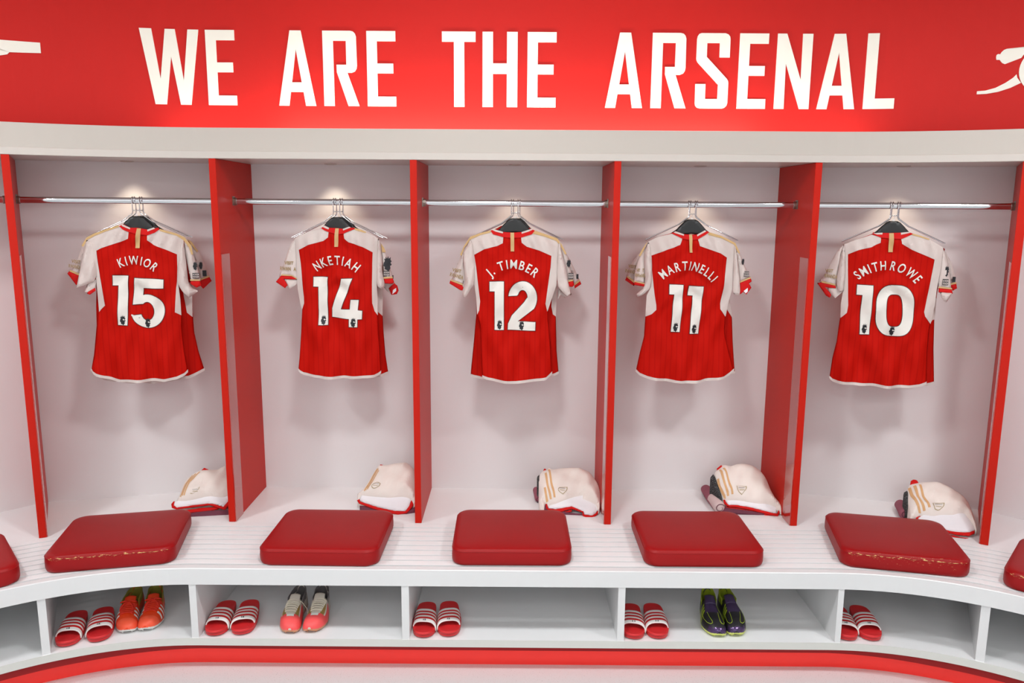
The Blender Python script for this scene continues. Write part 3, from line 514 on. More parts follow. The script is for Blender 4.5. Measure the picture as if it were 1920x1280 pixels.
-0.3529],[0.2185,-0.3776],[0.2302,-0.407],[0.2037,-0.385],[0.18,-0.3484]],'c':[[0.2186,-0.3751],[0.2435,-0.3504],[0.2579,-0.3626],[0.2636,-0.3846],
[0.2548,-0.4019],[0.2302,-0.4057]],'i':[[0.238,-0.3823],[0.2528,-0.3724],[0.2526,-0.3871],[0.2352,-0.402]]}],'lion':[],'patch':[[0.2367,-0.3224,0.0097,
0.0171]],'text':[]},3:{'top':[[-0.1949,-0.1661],[-0.1562,-0.1443],[-0.0838,-0.1031],[-0.0597,-0.0886],[-0.0235,-0.0979],[0.0248,-0.0999],[0.0658,
-0.0973],[0.1094,-0.1161],[0.202,-0.1634]],'left':[[-0.1949,-0.1661],[-0.1855,-0.3211],[-0.1746,-0.419],[-0.1747,-0.4956],[-0.1859,-0.6204],[-0.1986,
-0.7466],[-0.2019,-0.7746]],'right':[[0.202,-0.1634],[0.1997,-0.3184],[0.1959,-0.3845],[0.194,-0.493],[0.2003,-0.6579],[0.2119,-0.759]],
'hem':[[-0.2019,-0.7746],[-0.1812,-0.7808],[-0.1488,-0.7857],[-0.0068,-0.7911],[0.155,-0.7759],[0.1922,-0.7693],[0.2119,-0.759]],'wr':[[0.1757,-0.343],
[0.1989,-0.3428],[0.1959,-0.3845],[0.1943,-0.5005],[0.1804,-0.4907],[0.1725,-0.4536]],'pipe':[],'gs':[[[-0.0645,-0.0886],[-0.0958,-0.1055],[-0.1441,
-0.125],[-0.1417,-0.1298],[-0.0934,-0.1127],[-0.0597,-0.0957]]],'slv':[],'srv':[{'k':'B','p':[[0.2217,-0.1874],[0.2517,-0.233],[0.2896,-0.3056],
[0.3024,-0.3348],[0.2784,-0.3545],[0.2475,-0.2694]],'c':[[0.276,-0.3545],[0.3024,-0.3336],[0.3088,-0.3494],[0.2787,-0.3704]],'g':[[0.2758,-0.3484],
[0.2998,-0.3287],[0.3036,-0.3348],[0.276,-0.357]]},{'k':'A','p':[[0.2005,-0.3673],[0.235,-0.3867],[0.25,-0.4038],[0.2355,-0.4137],[0.2157,-0.3991],
[0.2087,-0.4164],[0.2013,-0.4164]]}],'lion':[],'patch':[[0.2898,-0.3141,0.0097,0.0219]],'text':[]},4:{'top':[[-0.1768,-0.1607],[-0.1268,-0.1387],
[-0.0554,-0.1143],[0.0054,-0.1234],[0.0773,-0.1134],[0.1386,-0.1321],[0.2057,-0.1677]],'left':[[-0.1768,-0.1607],[-0.162,-0.3643],[-0.1749,-0.4135],
[-0.1763,-0.5124],[-0.1776,-0.6122],[-0.1903,-0.6752],[-0.2024,-0.7563]],'right':[[0.2057,-0.1677],[0.2063,-0.3129],[0.2018,-0.4109],[0.2183,-0.5035],
[0.2274,-0.6119],[0.2413,-0.7302],[0.2461,-0.7505]],'hem':[[-0.2024,-0.7563],[-0.127,-0.7761],[0.0475,-0.7824],[0.196,-0.7661],[0.2461,-0.7505]],
'wr':[[0.1754,-0.3743],[0.2047,-0.3741],[0.2018,-0.4109],[0.2176,-0.4997],[0.1898,-0.4603]],'pipe':[],'gs':[],'slv':[{'k':'B','p':[[-0.2048,-0.1897],
[-0.2304,-0.2188],[-0.2559,-0.2553],[-0.2783,-0.3163],[-0.2408,-0.3453],[-0.2284,-0.2794]],'c':[[-0.2759,-0.315],[-0.241,-0.3404],[-0.2404,-0.3575],
[-0.2828,-0.3297]],'g':[[-0.2737,-0.3089],[-0.2388,-0.3331],[-0.2409,-0.3429],[-0.2759,-0.3162]]}],'srv':[],'lion':[],'patch':[],'text':[['VISIT',
-0.2531,-0.2662,0.0364,0.0145,-8],['RWANDA',-0.2573,-0.2893,0.0536,0.0158,-8]]},5:{'top':[[-0.1755,-0.1644],[-0.1285,-0.1422],[-0.0649,-0.113],[0.0024,
-0.112],[0.075,-0.1063],[0.1514,-0.1282],[0.2269,-0.1707]],'left':[[-0.1755,-0.1644],[-0.1652,-0.3049],[-0.1699,-0.4258],[-0.1691,-0.499],[-0.1756,
-0.5976],[-0.1835,-0.6774],[-0.1907,-0.7704]],'right':[[0.2269,-0.1707],[0.217,-0.294],[0.2126,-0.388],[0.2129,-0.4875],[0.2213,-0.6189],[0.2372,
-0.7611]],'hem':[[-0.1907,-0.7704],[-0.1029,-0.7825],[0.1211,-0.7832],[0.2076,-0.7703],[0.2372,-0.7611]],'wr':[[0.1849,-0.389],[0.2126,-0.388],[0.2136,
-0.4827],[0.2039,-0.4832],[0.1945,-0.4979]],'pipe':[],'gs':[],'slv':[],'srv':[{'k':'B','p':[[0.2322,-0.1821],[0.2622,-0.2346],[0.2769,-0.2806],[0.287,
-0.3222],[0.2677,-0.3415],[0.2433,-0.2583]],'c':[[0.2599,-0.3254],[0.2846,-0.3188],[0.2898,-0.3408],[0.273,-0.353]],'g':[[0.2594,-0.3196],[0.283,
-0.313],[0.2858,-0.3199],[0.2602,-0.3277]]}],'lion':[],'patch':[[0.2725,-0.3017,0.0125,0.0233]],'text':[]}},'P':{1:{'o':[-1.4383,-0.3942,0.455],
'a':13.2,'tilt':32.91,'dw':0.3431,'shorts':[[-0.1212,0.0956],[-0.1129,0.127],[-0.1061,0.173],[-0.0941,0.2179],[-0.0646,0.2474],[-0.0299,0.2652],
[0.0043,0.2656],[0.046,0.262],[0.0612,0.2758],[0.0794,0.2809],[0.1042,0.2622],[0.1185,0.1926],[0.1265,0.1064],[0.1025,0.1055],[0.0817,0.095],[0.0172,
0.1122],[-0.0417,0.0973],[-0.081,0.0909]],'lin':[[-0.1228,0.1048],[-0.1399,0.0912],[-0.1351,0.0696],[-0.1189,0.0591],[0.0159,0.0719],[0.0505,0.0629],
[0.0866,0.0454],[0.1047,0.0681],[0.1245,0.094],[0.1253,0.1188],[0.0353,0.1334],[-0.0821,0.1194]],'red':[[-0.1379,0.0965],[-0.1459,0.0812],[-0.1406,
0.0597],[-0.1195,0.0487],[-0.0588,0.0534],[0.0238,0.0591],[0.0628,0.0402],[0.0948,0.026],[0.1087,0.048],[0.1288,0.0674],[0.1276,0.086],[0.1045,0.0737],
[0.0869,0.044],[0.0508,0.0614],[0.0163,0.0704],[-0.1186,0.0591],[-0.1342,0.0741],[-0.1307,0.095]],'red2':[[-0.0968,0.0469],[-0.0168,0.0543],[0.05,
0.0555],[0.0676,0.0416],[0.0283,0.0319],[-0.0823,0.0306]],'mauve':[[-0.0845,0.0197],[-0.0574,0.026],[0.0285,0.0311],[0.1067,0.0266],[0.1283,0.023],
[0.1304,-0.0102],[0.1093,-0.0111],[-0.0737,0.0039]],'tab':[[-0.0302,0.2608],[-0.017,0.2767],[0.0062,0.2625],[0.002,0.2547]],'crest':[[-0.0644,0.114],
[-0.0211,0.141],[-0.0258,0.1275],[-0.0524,0.1114]],'stripes':[[[-0.1048,0.1039],[-0.0888,0.172],[-0.0624,0.2188]],[[-0.0973,0.1077],[-0.0808,0.1745],
[-0.0477,0.2256]],[[-0.0892,0.1085],[-0.0715,0.1768],[-0.0301,0.2353]]],'sw':0.0054},2:{'o':[-0.5686,-0.3587,0.455],'a':0,'tilt':33.95,'dw':0.3587,
'shorts':[[-0.1779,0.1092],[-0.1546,0.1325],[-0.1296,0.1945],[-0.1027,0.274],[-0.0905,0.2813],[-0.059,0.2816],[-0.0256,0.2877],[0.0088,0.2979],[0.0356,
0.2991],[0.0595,0.2787],[0.0802,0.2545],[0.095,0.2082],[0.1091,0.0843],[0.0968,0.0541],[0.0785,0.0871],[0.0591,0.096],[0.0304,0.0988],[-0.0209,0.0923],
[-0.0822,0.0963],[-0.1296,0.1014]],'lin':[[-0.1668,0.0817],[-0.1615,0.1153],[-0.0241,0.1165],[0.0766,0.102],[0.0816,0.0778],[0.0752,0.0403],[0.0589,
0.0191],[0.0131,0.0217],[-0.0652,0.0391],[-0.1461,0.0698]],'red':[[-0.176,0.0772],[-0.1647,0.0864],[-0.1602,0.0728],[-0.1372,0.0625],[-0.0648,0.0377],
[0.0125,0.0197],[0.059,0.0195],[0.0746,0.0478],[0.0813,0.0825],[0.0905,0.0916],[0.0965,0.0555],[0.0861,0.0331],[0.0679,0.0087],[0.0282,-0.0005],
[-0.0211,0.0079],[-0.1027,0.0344],[-0.1632,0.0593]],'mauve':[[-0.1617,0.0572],[-0.1361,0.0544],[-0.0132,0.0168],[0.0508,0.0174],[0.0823,0.0384],
[0.1035,0.0535],[0.1088,0.0238],[0.0661,-0.0002],[-0.0113,0.0006],[-0.104,0.0219],[-0.1523,0.0275]],'tab':[[-0.094,0.271],[-0.0902,0.2825],[-0.0769,
0.281],[-0.0779,0.2679]],'crest':[[-0.1119,0.1362],[-0.1029,0.1502],[-0.0806,0.1551],[-0.0684,0.1489],[-0.0728,0.1335],[-0.0937,0.1194],[-0.107,
0.1239]],'stripes':[[[-0.1433,0.1157],[-0.1224,0.1763],[-0.0987,0.2496]],[[-0.1374,0.1188],[-0.115,0.1779],[-0.0929,0.2448]],[[-0.129,0.1219],[-0.1052,
0.1811],[-0.0886,0.232]]],'sw':0.0049},3:{'o':[0.2396,-0.363,0.455],'a':0,'tilt':30.85,'dw':0.363,'shorts':[[-0.1159,0.0388],[-0.1229,0.0666],[-0.1153,
0.1248],[-0.1204,0.1849],[-0.1195,0.2311],[-0.1004,0.2666],[-0.0777,0.2719],[-0.0673,0.2856],[-0.0504,0.2721],[-0.0185,0.2826],[0.0263,0.2847],[0.0756,
0.2869],[0.0968,0.2769],[0.1239,0.2686],[0.1462,0.2336],[0.1661,0.1875],[0.1742,0.1274],[0.1672,0.0567],[0.1561,0.0273],[0.1514,0.0628],[0.1162,
0.0853],[0.0883,0.0999],[0.0886,0.1206],[0.0406,0.109],[-0.0071,0.0871],[-0.0432,0.0692],[-0.0789,0.0608],[-0.0923,0.0794],[-0.0985,0.0358]],
'lin':[[-0.0801,0.0607],[-0.0426,0.0798],[-0.0063,0.1022],[0.0417,0.1249],[0.0897,0.1349],[0.1584,0.0848],[0.1553,0.0442],[0.1488,0.0257],[0.13,
0.0072],[0.0903,0.0099],[0.0841,0.0297],[0.0317,0.0568],[-0.0441,0.0403],[-0.0793,0.0452]],'red':[[-0.0831,0.082],[-0.09,0.0685],[-0.0882,0.0436],
[-0.0749,0.0329],[-0.0339,0.0195],[0.0309,0.0422],[0.081,0.0223],[0.0799,0.0052],[0.0915,-0.0089],[0.1286,-0.0095],[0.1526,0.012],[0.1573,0.0396],
[0.1421,0.018],[0.1272,0.0057],[0.0902,0.0096],[0.0864,0.0282],[0.0316,0.0571],[-0.0432,0.0388],[-0.0794,0.0437],[-0.0801,0.0623]],'red2':[[-0.0334,
0.0217],[0.0317,0.046],[0.0349,0.0361],[-0.0214,0.0081]],'mauve':[[-0.1145,0.0886],[-0.0004,0.0335],[0.0816,0.022],[0.1006,0.0069],[0.0806,0.0052],
[0.0061,0.0121],[-0.0733,0.0267],[-0.1179,0.0479]],'roll':[[-0.1415,0.1619],[-0.1241,0.1718],[-0.1134,0.1524],[-0.1118,0.1108],[-0.1174,0.0855],
[-0.1274,0.0917],[-0.1372,0.1125]],'black':[[-0.1286,0.2311],[-0.115,0.2462],[-0.1092,0.2246],[-0.1125,0.1948],[-0.1254,0.1947]],'tab':[[-0.0966,
0.2649],[-0.0924,0.2762],[-0.082,0.2752],[-0.0836,0.2634]],'crest':[[-0.0315,0.1242],[-0.0258,0.1387],[-0.0053,0.1437],[0.015,0.1423],[0.0143,0.1279],
[-0.007,0.1054],[-0.0268,0.1147]],'rollax':[[0.1206,-0.1888,0.468],[0.1127,-0.0568,0.468],0.018],'stripes':[[[-0.0931,0.1429],[-0.0887,0.1063],
[-0.0822,0.0717]],[[-0.0867,0.2298],[-0.0786,0.1511],[-0.0656,0.079]],[[-0.0703,0.2567],[-0.0603,0.1643],[-0.0477,0.0877]]],'sw':0.0098},
4:{'o':[1.1011,-0.3469,0.455],'a':0,'tilt':37.39,'dw':0.3469,'shorts':[[-0.1252,0.2329],[-0.1044,0.2519],[-0.0749,0.2817],[-0.0495,0.2772],[-0.0372,
0.2726],[-0.0171,0.2822],[0.0131,0.2893],[0.0479,0.2858],[0.0775,0.2736],[0.1022,0.2505],[0.1216,0.2071],[0.1291,0.1461],[0.1397,0.1018],[0.1585,
0.067],[0.1655,0.0366],[0.1531,0.0211],[0.1398,0.0453],[0.1285,0.0509],[0.0941,0.0665],[0.0511,0.0662],[-0.0315,0.0829],[-0.064,0.0855],[-0.1066,
0.0881],[-0.1101,0.1115],[-0.1179,0.1589],[-0.1218,0.196]],'lin':[[-0.0957,0.0877],[-0.0285,0.0941],[0.0555,0.0832],[0.0974,0.0777],[0.1322,0.0635],
[0.1442,0.0492],[0.1335,0.0128],[0.1097,0.0183],[0.0265,0.0439],[-0.0481,0.0577],[-0.0835,0.0574],[-0.0958,0.0732]],'red':[[-0.0953,0.0923],[-0.1065,
0.0864],[-0.1052,0.0649],[-0.0902,0.0503],[-0.0385,0.0442],[0.0232,0.0298],[0.1063,0.0049],[0.1337,0.0],[0.1472,0.0146],[0.149,0.0394],[0.1334,0.0144],
[0.1092,0.0182],[0.0261,0.0441],[-0.0482,0.0593],[-0.0838,0.0576],[-0.0959,0.0749]],'red2':[[-0.1042,0.0583],[-0.0724,0.0528],[0.0758,0.0253],[0.1349,
0.0087],[0.1142,-0.0056],[0.0492,0.018],[-0.0996,0.0416]],'mauve':[[-0.1351,0.0459],[-0.0974,0.0549],[-0.0535,0.0466],[0.1,0.0221],[0.0919,0.0078],
[-0.0472,0.0138],[-0.13,0.0273]],'roll':[[-0.2037,0.1522],[-0.1853,0.1662],[-0.1555,0.1676],[-0.1444,0.1497],[-0.1317,0.1084],[-0.1213,0.0618],
[-0.1173,0.0417],[-0.1344,0.0301],[-0.149,0.0223],[-0.1594,0.0514],[-0.1855,0.1109]],'rollw':[[-0.1616,0.0953],[-0.1424,0.1042],[-0.1282,0.0694],
[-0.122,0.0335],[-0.1392,0.0206],[-0.1542,0.0133],[-0.1641,0.0432]],'black':[[-0.1488,0.2079],[-0.1293,0.2298],[-0.1216,0.2081],[-0.1108,0.1292],
[-0.1107,0.0648],[-0.1246,0.0909],[-0.1458,0.1949]],'tab':[[-0.1088,0.2569],[-0.0843,0.2773],[-0.0771,0.2665],[-0.102,0.2508]],'crest':[[-0.0409,
0.1411],[0.0072,0.14],[0.0055,0.1252],[-0.0215,0.0969],[-0.0386,0.1131]],'rollax':[[0.971,-0.3056,0.477],[0.9655,-0.0562,0.477],0.027],
'stripes':[[[-0.1152,0.1938],[-0.1156,0.1577],[-0.0989,0.0871]],[[-0.0989,0.2415],[-0.0955,0.1918],[-0.0847,0.096]],[[-0.0817,0.2478],[-0.0735,0.186],
[-0.0649,0.1005]]],'sw':0.0093},5:{'o':[1.9001,-0.5741,0.455],'a':-13.9,'tilt':27.05,'dw':0.4095,'shorts':[[-0.1285,0.1941],[-0.1145,0.2747],[-0.0976,
0.3024],[-0.055,0.3163],[-0.0188,0.3242],[0.0115,0.3279],[0.0455,0.3218],[0.0816,0.2907],[0.1083,0.2667],[0.1304,0.2232],[0.1356,0.1718],[0.136,
0.1031],[0.1309,0.0597],[0.1284,0.0775],[0.1182,0.11],[0.1003,0.1514],[0.0741,0.148],[0.0509,0.1342],[0.004,0.13],[-0.037,0.1155],[-0.0755,0.1222],
[-0.1071,0.0991],[-0.1319,0.0883],[-0.1279,0.1483]],'lin':[[-0.1079,0.0899],[-0.0735,0.1292],[0.0078,0.1461],[0.1045,0.1682],[0.1219,0.1233],[0.1309,
0.0752],[0.1232,0.059],[0.0965,0.0434],[0.0509,0.0409],[0.002,0.047],[-0.0638,0.0585]],'red':[[0.0011,0.044],[0.05,0.0384],[0.0957,0.0416],[0.1249,
0.0591],[0.1209,0.0404],[0.0937,0.0218],[0.0466,0.0214],[-0.0252,0.0344],[-0.0751,0.0583],[-0.1111,0.0784],[-0.1059,0.1041],[-0.0795,0.1298],[-0.0718,
0.1219],[-0.0961,0.1023],[-0.0993,0.083],[-0.0528,0.0613]],'red2':[[-0.0015,0.0348],[0.0608,0.0182],[0.0974,0.0181],[0.0847,0.0016],[0.057,-0.0007],
[-0.0044,0.0193]],'mauve':[[-0.1118,0.0901],[-0.0415,0.0529],[0.0385,0.0213],[0.0833,0.0124],[0.0814,0.0033],[0.0354,0.0059],[-0.046,0.028],[-0.1087,
0.0687]],'roll':[[-0.1833,0.1642],[-0.1718,0.1925],[-0.1513,0.2008],[-0.1367,0.1852],[-0.1276,0.1571],[-0.1315,0.1254],[-0.1459,0.0971],[-0.161,
0.0857],[-0.1725,0.1127]],'black':[[-0.1379,0.2448],[-0.1178,0.2625],[-0.112,0.2413],[-0.1239,0.1803],[-0.1334,0.1628],[-0.1393,0.1927]],
'tab':[[-0.1004,0.2966],[-0.0945,0.319],[-0.0833,0.3297],[-0.0651,0.325],[-0.0594,0.3016]],'crest':[[-0.0327,0.1657],[-0.0116,0.1725],[0.0174,0.1705],
[0.0138,0.1556],[-0.0097,0.135],[-0.0267,0.1376]],'rollax':[[1.8158,-0.3747,0.477],[1.8559,-0.2411,0.477],0.027],'stripes':[[[-0.1094,0.269],[-0.1091,
0.2072],[-0.0895,0.1171]],[[-0.0896,0.2715],[-0.0881,0.1986],[-0.0701,0.1279]],[[-0.0676,0.2742],[-0.0639,0.203],[-0.0493,0.1401]]],'sw':0.011}},
'letters':[['W',-1.6066],['E',-1.3365],['A',-1.0312],['R',-0.8352],['E',-0.6466],['T',-0.3232],['H',-0.1493],['E',0.0436],['A',0.3816],['R',0.5784],
['S',0.7682],['E',0.9516],['N',1.1128],['A',1.2978],['L',1.4931]]}

# ================================================================== THE SETTING
def struct(name, bm, m, bevel=0):
    o = link(name, bm, m, kind='structure')
    if bevel: bev(o, bevel)
    return o
bm = bmesh.new(); quad_prism(bm, [(-5, -6.2), (5, -6.2), (5, .4), (-5, .4)], -.05, 0); struct('floor', bm, floor_m)
bm = bmesh.new(); quad_prism(bm, [(-5, -6.2), (5, -6.2), (5, .4), (-5, .4)], 3.0, 3.05); struct('ceiling', bm, ceil_m)
bm = bmesh.new(); quad_prism(bm, [(-5, -6.2), (5, -6.2), (5, -6.1), (-5, -6.1)], 0, 3.0); struct('wall_rear', bm, rear_m)
bm = bmesh.new(); quad_prism(bm, [(-5, -6.1), (-4.9, -6.1), (-4.9, .4), (-5, .4)], 0, 3.0); struct('wall_left', bm, rear_m)
bm = bmesh.new(); quad_prism(bm, [(4.9, -6.1), (5, -6.1), (5, .4), (4.9, .4)], 0, 3.0); struct('wall_right', bm, rear_m)
SEC = sec_list(-58, 58, 24)
bm = bmesh.new(); sweep(bm, [(-.30, 2.094), (-.28, 2.094), (-.28, 3.0), (-.30, 3.0)], SEC); o = struct('wall_front', bm, red_wall)
bm = bmesh.new()   # cream bulkhead: upright board above, bevelled shelf edge below
sweep(bm, [(-.453, 2.0925), (-.431, 2.0925), (-.431, 2.187), (-.453, 2.187)], SEC); o = struct('trim_1', bm, fascia_m)
for p in o.data.polygons: p.use_smooth = False
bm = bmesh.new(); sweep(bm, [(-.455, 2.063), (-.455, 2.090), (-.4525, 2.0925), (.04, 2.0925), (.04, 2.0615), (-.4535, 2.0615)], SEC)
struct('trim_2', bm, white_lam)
# back panels of the bays: three straight, one canted at each end, one more beyond
th = radians(27.7)
c1 = (-2.252, -.229); c6 = (2.235, -.243)
c0 = (-CX-RB*sin(2*th), CY+RB*cos(2*th)); c7 = (CX+RB*sin(2*th), CY+RB*cos(2*th))
bm = bmesh.new(); quad_prism(bm, [(-1.28, 0), (1.28, 0), (1.28, .02), (-1.28, .02)], .45, 2.0615); struct('wall_back', bm, white_wall)
def facet(name, a, b):
    d = Vector((b[0]-a[0], b[1]-a[1], 0)).normalized(); n = Vector((-d.y, d.x, 0))*.02
    bm = bmesh.new(); quad_prism(bm, [a, b, (b[0]+n.x, b[1]+n.y), (a[0]+n.x, a[1]+n.y)], .45, 2.0615); struct(name, bm, white_wall)
facet('wall_back_left', c1, (-1.28, 0)); facet('wall_back_right', (1.28, 0), c6)
facet('wall_back_far_left', c0, c1); facet('wall_back_far_right', c6, c7)
bm = bmesh.new(); sweep(bm, [(-.848, 0), (-.82, 0), (-.82, .119), (-.848, .119)], SEC); struct('baseboard_front', bm, red_plinth)

bm = bmesh.new(); rings = []   # dark red lip that hides the light strip along the plinth
for s in SEC:
    k = 0 if s[0] == 'S' else min(1, abs(s[1])/radians(20)); zb = .097-.013*k
    rings.append([bm.verts.new((*sec_pt(s, y), z)) for y, z in ((-.905, zb), (-.902, zb), (-.902, .1188), (-.905, .1188))])
for a, b in zip(rings, rings[1:]):
    for i in range(4): bm.faces.new((a[i], a[(i+1) % 4], b[(i+1) % 4], b[i]))
struct('trim_3', bm, red_lip)

# ================================================================== BENCH WITH SHOE CUBBIES
bench = thing('bench', 'long white slatted bench with open shoe cubbies below, curving forward at both ends', 'bench', (0, -.5, 0))
def off(o):      # parts are modelled in world metres
    o.location = (0, .5, 0); return o
bm = bmesh.new(); sweep(bm, [(-.4635, .425), (.03, .425), (.03, .45), (-.4635, .45)], SEC); off(link('seat_board', bm, white_bench, bench))
gaps = [-.463, -.505, -.55, -.596, -.643, -.691, -.739, -.787, -.833, -.881]
for i, (a, b) in enumerate(zip(gaps, gaps[1:])):
    y1 = a-(.0012 if i == 0 else .005); y0 = b+.005
    bm = bmesh.new(); sweep(bm, [(y0, .435), (y1, .435), (y1, .4497), (y1-.0003, .45), (y0+.0003, .45), (y0, .4497)], SEC)
    off(link('slat', bm, white_bench, bench))
bm = bmesh.new(); sweep(bm, [(-.92, .381), (-.886, .381), (-.886, .4485), (-.8875, .45), (-.9175, .45), (-.92, .4475)], SEC); off(link('front_rail', bm, apron_m, bench))
bm = bmesh.new(); sweep(bm, [(-.9185, .119), (-.16, .119), (-.16, .15), (-.9185, .15)], SEC); off(link('bottom_shelf', bm, white_bench, bench))
bm = bmesh.new(); sweep(bm, [(-.92, .1188), (-.9186, .1188), (-.9186, .15), (-.92, .15)], SEC); off(link('edge_strip', bm, grey_edge, bench))
bm = bmesh.new(); sweep(bm, [(-.18, .15), (-.16, .15), (-.16, .425), (-.18, .425)], SEC); off(link('back_board', bm, white_bench, bench))
for xa, xb in ((-1.295, -1.267), (-.448, -.418), (.417, .445), (1.293, 1.316)):
    bm = bmesh.new(); quad_prism(bm, [(xa, -.917), (xb, -.917), (xb, -.18), (xa, -.18)], .15, .381)
    quad_prism(bm, [(xa, -.886), (xb, -.886), (xb, -.18), (xa, -.18)], .381, .425); off(link('partition', bm, apron_m, bench))
def radial_part(sg, a, b):
    pl = []
    for (x, y), r in ((a, 0), (b, 0), (b, 1), (a, 1)):
        d = Vector((x-sg*CX, y-CY)); d.normalize(); p = Vector((x, y))+d*(.70*r); pl.append((p.x, p.y))
    pl2 = [tuple(Vector(p)+(Vector(p)-Vector((sg*CX, CY))).normalized()*(.035 if i < 2 else 0)) for i, p in enumerate(pl)]
    bm = bmesh.new(); quad_prism(bm, pl, .15, .381); quad_prism(bm, pl2, .381, .425); off(link('partition', bm, apron_m, bench))
radial_part(-1, (-1.820, -1.0505), (-1.796, -1.036)); radial_part(1, (1.791, -1.034), (1.818, -1.0495))
radial_part(-1, (-2.245, -1.44), (-2.228, -1.416)); radial_part(1, (2.228, -1.416), (2.245, -1.44))

# ================================================================== RED DIVIDERS
def divider(label, plan, strip=None):
    """plan: front-left, front-right, back-right, back-left"""
    o3 = Vector(((plan[0][0]+plan[1][0])/2, (plan[0][1]+plan[1][1])/2, .45))
    t = thing('locker_divider', label, 'divider', o3, group='red dividers between the locker bays')
    bm = bmesh.new(); quad_prism(bm, [(x-o3.x, y-o3.y) for x, y in plan], .0005, 1.611)
    bev(link('board', bm, red_div, t), .0015)
    if strip:
        f, b = (plan[1], plan[2]) if strip == 'R' else (plan[0], plan[3])
        f, b = Vector(f), Vector(b); d = (b-f).normalized(); L = (b-f).length
        n = Vector((d.y, -d.x))*(1 if strip == 'R' else -1)*.004
        a0 = f+d*.003; a1 = f+d*.098
        bm = bmesh.new(); quad_prism(bm, [(p.x-o3.x, p.y-o3.y) for p in (a0, a1, a1+n, a0+n)], .001, 1.21)
        o = link('protective_strip', bm, strip_m, t); o['label'] = 'glossy red strip'
    return t
divider('red divider board at the far left, left of the shirt numbered 15', [(-2.043, -.650), (-2.0165, -.638), (-2.249, -.230), (-2.275, -.243)], 'R')
divider('red divider board between the shirts numbered 15 and 14', [(-1.295, -.455), (-1.266, -.455), (-1.266, 0), (-1.295, 0)], 'R')
divider('red divider board between the shirts numbered 14 and 12', [(-.449, -.455), (-.42, -.455), (-.42, 0), (-.449, 0)])
divider('red divider board between the shirts numbered 12 and 11', [(.411, -.455), (.44, -.455), (.44, 0), (.411, 0)], 'L')
divider('red divider board between the shirts numbered 11 and 10', [(1.256, -.455), (1.285, -.455), (1.285, 0), (1.256, 0)], 'L')
divider('red divider board at the far right, right of the shirt numbered 10', [(2.009, -.637), (2.036, -.653), (2.258, -.255), (2.231, -.243)], 'L')

# ================================================================== HANGING RAILS
def rail(label, A, B):
    A, B = Vector(A), Vector(B); d = (B-A); L = d.length; a = atan2(d.y, d.x)
    t = thing('hanging_rail', label, 'rail', (A.x, A.y, 1.8713), a, group='chrome hanging rails')
    bm = bmesh.new(); tube(bm, [(0.004, 0, .0135), (L-.004, 0, .0135)], 1.0, 20, sx=.0075, sz=.0135)
    link('bar', bm, chrome, t, smooth=True)
    for x in (0, L):
        bm = bmesh.new(); s = 1 if x == 0 else -1
        quad_prism(bm, [(x, -.013), (x+s*.004, -.013), (x+s*.004, .013), (x, .013)], -.004, .036)
        tube(bm, [(x+s*.004, 0, .0135), (x+s*.016, 0, .0135)], 1.0, 16, sx=.0105, sz=.0165)
        link('end_socket', bm, steel, t)
    return t
rail('chrome rail holding the shirt numbered 15', (-2.112, -.470), (-1.2955, -.267))
rail('chrome rail holding the shirt numbered 14', (-1.2655, -.267), (-.4495, -.267))
rail('chrome rail holding the shirt numbered 12', (-.4195, -.267), (.4105, -.267))
rail('chrome rail holding the shirt numbered 11', (.4405, -.267), (1.2555, -.267))
rail('chrome rail holding the shirt numbered 10', (1.2855, -.267), (2.099, -.4763))
rail('end of a chrome rail at the left picture edge, beyond the leftmost divider', (-2.60, -.955), (-2.139, -.486))

# ================================================================== DOWNLIGHTS IN THE BAY CEILINGS
for x, y, lab in ((-1.757, -.205, '15'), (-.866, -.09, '14'), (-.008, -.12, '12'), (.85, -.118, '11'), (1.733, -.232, '10')):
    t = thing('recessed_downlight', 'small round recessed downlight in the bay ceiling above the shirt numbered '+lab, 'downlight', (x, y, 2.0615), group='bay downlights')
    bm = bmesh.new()
    pr = [(.020, .004), (.020, -.003), (.0245, -.0045), (.029, -.003), (.030, 0)]
    rings = [[bm.verts.new((r*cos(2*pi*k/32), r*sin(2*pi*k/32), z)) for k in range(32)] for r, z in pr]
    for a, b in zip(rings, rings[1:]):
        for k in range(32): bm.faces.new((a[k], a[(k+1) % 32], b[(k+1) % 32], b[k]))
    link('trim_ring', bm, lamp_ring, t, smooth=True)
    bm = bmesh.new(); bmesh.ops.create_circle(bm, cap_ends=True, segments=24, radius=.0205); 
    for v in bm.verts: v.co.z = -.001
    link('lens', bm, lamp_glow, t)
    d = bpy.data.lights.new('downlight_beam', 'SPOT'); d.energy = DOWN_W; d.color = (1, .86, .66); d.spot_size = radians(88); d.spot_blend = .8; d.shadow_soft_size = .02
    lo = bpy.data.objects.new('downlight_beam', d); COL.objects.link(lo); lo.parent = t; lo.location = (0, 0, -.012)

